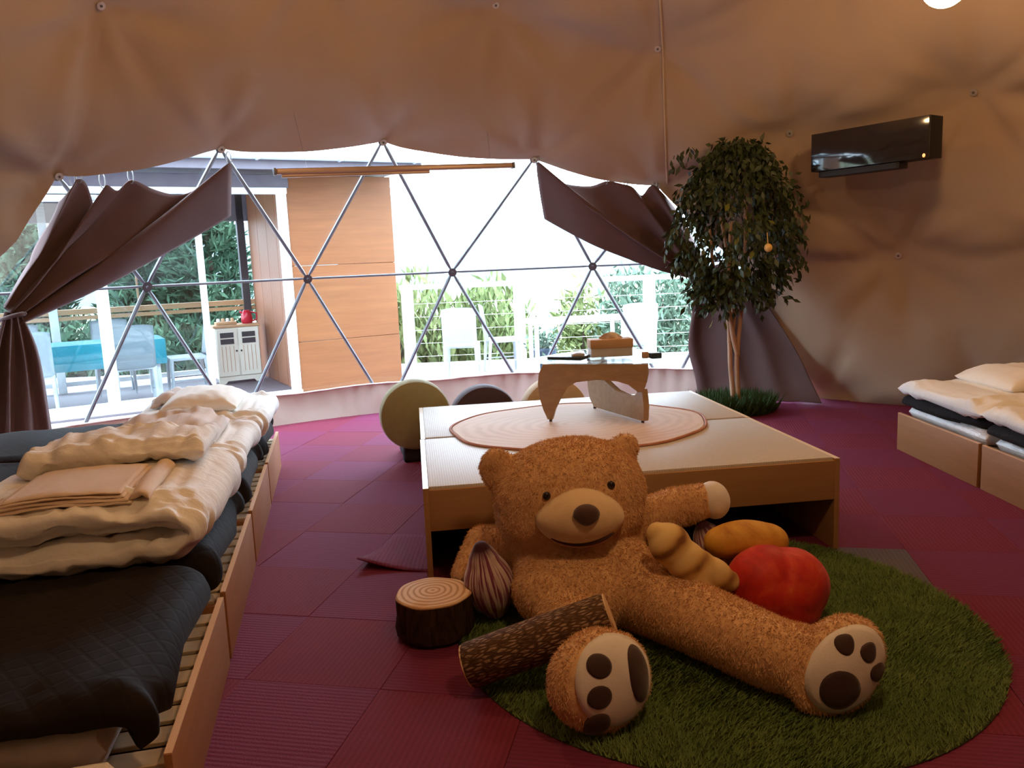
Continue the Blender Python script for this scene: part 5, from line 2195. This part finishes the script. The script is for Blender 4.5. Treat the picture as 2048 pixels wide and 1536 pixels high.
    for x in (0.04, -2.35, -4.6):
        hb('rear_post', (x, 2.2, 1.30), (0.10, 0.10, 2.56), 'dark_frame' if x > 0 else 'white_paint')
    hb('thin_pole', (-1.35, 2.15, 1.72), (0.025, 0.025, 1.36), 'rail_wood')
    # rope strung from the rail
    # ---------------- things inside the house
    cab = thing('cream_cabinet', 'cream two door cabinet with slatted windows inside the deck house', 'cabinet', H(-0.27, 1.62, 0.024), HRZ)

    def cb(name, c, s, m, parent=cab, bevel=0.004):
        b = B()
        add_box(b, c, s, bevel=bevel, seg=1)
        return obj(name, b, m, parent, local=True)
    cb('body', (0, 0, 0.40), (0.56, 0.34, 0.68), 'cream_paint')
    cb('top', (0, 0, 0.755), (0.60, 0.38, 0.03), 'rail_wood')
    b = B()
    outl = [(-0.28, 0.0), (-0.20, 0.0), (-0.17, 0.035), (0.17, 0.035), (0.20, 0.0), (0.28, 0.0), (0.28, 0.08), (-0.28, 0.08)]
    add_prism(b, outl, 0.03, (0, -0.16, 0), (1, 0, 0), (0, 0, 1))
    obj('plinth', b, 'cream_paint', cab, local=True, smooth=False)
    for sx in (-1, 1):
        d = cb('door', (sx * 0.138, -0.178, 0.41), (0.262, 0.018, 0.62), 'cream_paint')
        cb('window', (sx * 0.138, -0.189, 0.60), (0.17, 0.008, 0.15), 'dark_frame', d, 0.0)
        cb('window_bar', (sx * 0.138, -0.194, 0.60), (0.17, 0.006, 0.014), 'cream_paint', d, 0.0)
        for k in range(4):
            cb('groove', (sx * 0.138 - 0.075 + 0.05 * k, -0.188, 0.33), (0.006, 0.004, 0.34), 'rail_wood', d, 0.0)
        b = B()
        add_ell(b, (sx * 0.03, -0.198, 0.43), (0.012, 0.012, 0.012))
        obj('knob', b, 'dark_frame', d, local=True)
    b = B()
    add_lathe(b, [(0, 0), (0.065, 0), (0.075, 0.03), (0.072, 0.10), (0.05, 0.16), (0.04, 0.175), (0, 0.18)], H(-0.10, 1.60, 0.796), 20)
    p = H(-0.10, 1.60, 0.796)
    kt = thing('red_kettle', 'red electric kettle on the cream cabinet', 'kettle', p)
    obj('body', b, 'kettle_red', kt)
    b = B()
    add_tube(b, [p + Vector((0.05, 0.02, 0.15)), p + Vector((0.12, 0.04, 0.13)), p + Vector((0.12, 0.04, 0.05)), p + Vector((0.07, 0.02, 0.03))], 0.012, 8)
    obj('handle', b, 'kettle_red', kt, True)
    b = B()
    add_tube(b, [p + Vector((-0.04, -0.01, 0.13)), p + Vector((-0.085, -0.02, 0.165))], [0.02, 0.012], 8)
    obj('spout', b, 'kettle_red', kt, True)
    # tray of jars
    b = B()
    p = H(-0.38, 1.60, 0.796)
    tr = thing('jar_tray', 'wooden tray with small jars on the cream cabinet', 'tray', p, HRZ)
    add_box(b, (0, 0, 0.02), (0.26, 0.16, 0.04), bevel=0.006)
    obj('tray', b, 'rail_wood', tr, local=True)
    for k in range(4):
        b = B()
        add_lathe(b, [(0, 0.02), (0.022, 0.02), (0.024, 0.07), (0.015, 0.085), (0, 0.085)], (-0.09 + 0.06 * k, 0, 0), 12)
        obj('jar', b, 'box_tan' if k % 2 else 'white_paint', tr, local=True)
    # dining table with turquoise cloth
    t = thing('dining_table', 'long white dining table inside the deck house', 'table', H(-2.28, 1.05, 0.024), HRZ)
    b = B()
    add_box(b, (0, 0, 0.69), (2.05, 0.70, 0.04), bevel=0.004)
    obj('table_top', b, 'white_paint', t, local=True)
    for sx in (-1, 1):
        for sy in (-1, 1):
            b = B()
            add_box(b, (sx * 0.93, sy * 0.28, 0.335), (0.075, 0.075, 0.67), bevel=0.004)
            obj('leg', b, 'white_paint', t, local=True)
    b = B()

    def cl(u, v):
        # closed skirt: u round the table, v from top edge down
        per = [(-1.04, -0.37), (1.04, -0.37), (1.04, 0.37), (-1.04, 0.37)]
        f = (u * 4) % 4
        k = int(f)
        fr = f - k
        a, c2 = per[k], per[(k + 1) % 4]
        x, y = a[0] + (c2[0] - a[0]) * fr, a[1] + (c2[1] - a[1]) * fr
        w_ = 0.012 * math.sin(u * 150) * v
        return Vector((x * (1 + w_ * 0.3), y * (1 + w_), 0.716 - 0.29 * v))
    vs = add_grid(b, cl, 120, 6, True)
    b.faces.new([r_[0] for r_ in vs])
    bmesh.ops.transform(b, matrix=t.matrix_basis, verts=b.verts)
    solo('tablecloth', b, 'turquoise', 'turquoise cloth hanging over the long dining table', 'tablecloth', smooth='auto')
    ch = make_chair('dining_chair', 'white', 'white chairs around the turquoise table')
    spots = [(-2.62, 0.435, 180, 'white chair backing on to the glass, curtain side of the wide door stile'), (-1.62, 0.435, 180, 'white chair backing on to the glass, cabinet side of the wide door stile'),
             (-2.75, 1.665, 0, 'white chair on the garden side of the table, farther from the cabinet'), (-1.75, 1.665, 0, 'white chair on the garden side of the table, nearer to the cabinet'), (-0.98, 1.05, -90, 'white chair at the end of the turquoise table by the cabinet')]
    for i, (x, y, a, lb) in enumerate(spots):
        o = ch if i == 0 else copy_tree(ch)
        place(o, H(x, y, 0.024), HRZ + R(a), lb)
    # ---------------- white furniture on the open deck
    for (x, y, a, lb) in ((-0.62, 10.25, 178, 'white chair alone on the deck by the plywood wall'), (-0.10, 10.75, 100, 'white chair at the near end of the white deck table'), (1.50, 9.75, 190, 'white chair with its back to the dome at the white deck table')):
        o = copy_tree(ch)
        place(o, (x, y, DZ), R(a), lb, 'white chairs on the open deck')
    t = thing('deck_table', 'white garden table on the open deck', 'table', (0.85, 10.35, DZ), 0.1)
    b = B()
    add_box(b, (0, 0, 0.70), (1.3, 0.75, 0.035), bevel=0.01)
    obj('table_top', b, 'white_paint', t, local=True)
    for sx in (-1, 1):
        for sy in (-1, 1):
            b = B()
            add_tube(b, [(sx * 0.55, sy * 0.3, 0.0), (sx * 0.55, sy * 0.3, 0.69)], 0.028, 10)
            obj('leg', b, 'white_paint', t, local=True)
    b = B()
    add_lathe(b, [(0, 0), (0.13, 0), (0.17, 0.25), (0.15, 0.28), (0, 0.26)], (0.47, 11.0, DZ), 20)
    pl = thing('planter', 'round blue grey planter with a small plant beyond the deck table', 'planter', (0.47, 11.0, DZ))
    obj('pot', b, 'folder_navy', pl)
    rng = np.random.default_rng(21)
    n = 300
    P = np.array([0.47, 11.0, 0.35 + DZ]) + rng.normal(0, 0.10, (n, 3))
    V, Fc = leaves(P, rng.normal(0, 1, (n, 3)), rng.normal(0, 1, (n, 3)), 0.09, 0.03)
    pyobj('foliage', V, Fc, 'leaf_hedge', pl, 'stuff')
    # railing
    rl = thing('deck_railing', 'white post railing with thin wires at the edge of the deck', 'railing', (1.6, 11.6, DZ))
    for x in (-1.45, 0.15, 2.02, 3.6, 5.2):
        b = B()
        add_box(b, (x, 11.6, DZ + 0.56), (0.16, 0.12, 1.14), bevel=0.006)
        obj('post', b, 'white_paint', rl)
    b = B()
    add_box(b, (1.9, 11.6, DZ + 1.16), (6.9, 0.14, 0.07), bevel=0.006)
    obj('top_rail', b, 'white_paint', rl)
    for k in range(5):
        b = B()
        add_tube(b, [(-1.45, 11.6, DZ + 0.16 + 0.19 * k), (5.2, 11.6, DZ + 0.16 + 0.19 * k)], 0.003, 6)
        obj('wire', b, 'white_paint', rl)


build_outside()


def build_garden():
    rng = np.random.default_rng(31)

    def pine(x, y, zb, hgt, rad, lb, mat='leaf_pine', n=9000):
        t = thing('pine_tree', lb, 'tree', (x, y, zb), group='pines behind the deck house')
        b = B()
        add_tube(b, [(x, y, zb), (x + 0.05, y, zb + hgt * 0.5), (x, y, zb + hgt * 0.97)], [0.11, 0.07, 0.02], 8)
        obj('trunk', b, 'tree_bark_far', t)
        # whorled branches with needle tufts
        P, D = [], []
        nb = 90
        for k in range(nb):
            f = 0.10 + 0.88 * (k / nb)
            a = k * 2.4 + rng.random()
            ln = rad * (1.05 - f) * rng.uniform(0.75, 1.1)
            up = 0.25
            for q in range(n // nb):
                s = rng.random() ** 0.7 * ln
                P.append([x + math.cos(a) * s + rng.normal(0, 0.07), y + math.sin(a) * s + rng.normal(0, 0.07), zb + f * hgt + s * up * rng.uniform(0.4, 1.1) - 0.25 * (s / rad) ** 2 + rng.normal(0, 0.05)])
                D.append([math.cos(a) * 0.6 + rng.normal(0, 0.6), math.sin(a) * 0.6 + rng.normal(0, 0.6), 0.45 + rng.normal(0, 0.45)])
        P, D = np.array(P), np.array(D)
        V, Fc = leaves(P, D, rng.normal(0, 1, P.shape), rng.uniform(0.16, 0.34, len(P)), rng.uniform(0.035, 0.07, len(P)))
        pyobj('needles', V, Fc, mat, t, 'stuff')

    for (x, y, h_, r_, lb) in ((-5.35, 14.6, 5.0, 1.6, 'tall dark pine right behind the cabinet window of the deck house'), (-6.6, 14.9, 4.3, 1.5, 'broad dark pine behind the turquoise table'),
                               (-8.4, 14.2, 4.0, 1.4, 'bluish pine behind the turquoise table beyond the curtain'), (-9.6, 15.5, 4.6, 1.5, 'bluish pine at the outer end of the pine row'), (-7.5, 17.2, 4.8, 1.8, 'pine standing back between the two bluish pines')):
        pine(x, y, -1.5, h_, r_, lb)

    def bush(x, y, zb, rx, rz_, lb, mat, n=2600, sz=0.12, upr=0.6, name='garden_shrub', group='shrubs beyond the deck'):
        t = thing(name, lb, 'shrub', (x, y, zb), group=group)
        for k in range(5):
            a = rng.random() * 6.28
            b = B()
            add_tube(b, [(x, y, zb), (x + 0.5 * rx * math.cos(a), y + 0.5 * rx * math.sin(a), zb + rz_ * 0.9), (x + 0.7 * rx * math.cos(a), y + 0.7 * rx * math.sin(a), zb + rz_ * 1.5)], [0.03, 0.02, 0.008], 6)
            obj('stem', b, 'tree_bark_far', t)
        q = unit(rng.normal(0, 1, (n, 3))) * (rng.random((n, 1)) ** 0.4)
        lump = 1 + 0.25 * np.sin(q[:, :1] * 7 + q[:, 1:2] * 5) * np.cos(q[:, 2:3] * 6)
        P = np.array([x, y, zb + rz_]) + q * lump * np.array([rx, rx, rz_])
        D = rng.normal(0, 0.6, (n, 3)) + np.array([0, 0, upr])
        V, Fc = leaves(P, D, rng.normal(0, 1, (n, 3)), rng.uniform(0.7, 1.5, n) * sz, rng.uniform(0.2, 0.4, n) * sz)
        pyobj('foliage', V, Fc, mat, t, 'stuff')
    bush(-1.55, 13.0, -1.5, 0.75, 1.30, 'tall pale green shrub beside the edge of the plywood wall', 'leaf_bush', sz=0.22, upr=1.6)
    bush(-0.35, 13.4, -1.5, 0.8, 1.27, 'tall pale green shrub behind the lone white deck chair', 'leaf_bush', sz=0.22, upr=1.6)
    bush(2.15, 14.2, -1.5, 0.62, 1.40, 'bluish green shrub behind the white railing post', 'leaf_hedge', sz=0.18)
    bush(3.05, 14.6, -1.5, 0.66, 1.52, 'bluish green shrub behind the railing near the curtain', 'leaf_hedge', sz=0.18)
    bush(1.3, 14.8, -1.5, 0.5, 1.2, 'pale low shrub behind the white deck table', 'leaf_bush', n=1400, sz=0.2)
    bush(-7.2, 13.0, -1.5, 1.0, 1.1, 'low dark shrub under the pines behind the turquoise table', 'leaf_pine', sz=0.2)
    bush(-5.6, 13.3, -1.5, 1.0, 1.1, 'low dark shrub under the tall pine behind the cabinet', 'leaf_pine', sz=0.2)


build_garden()
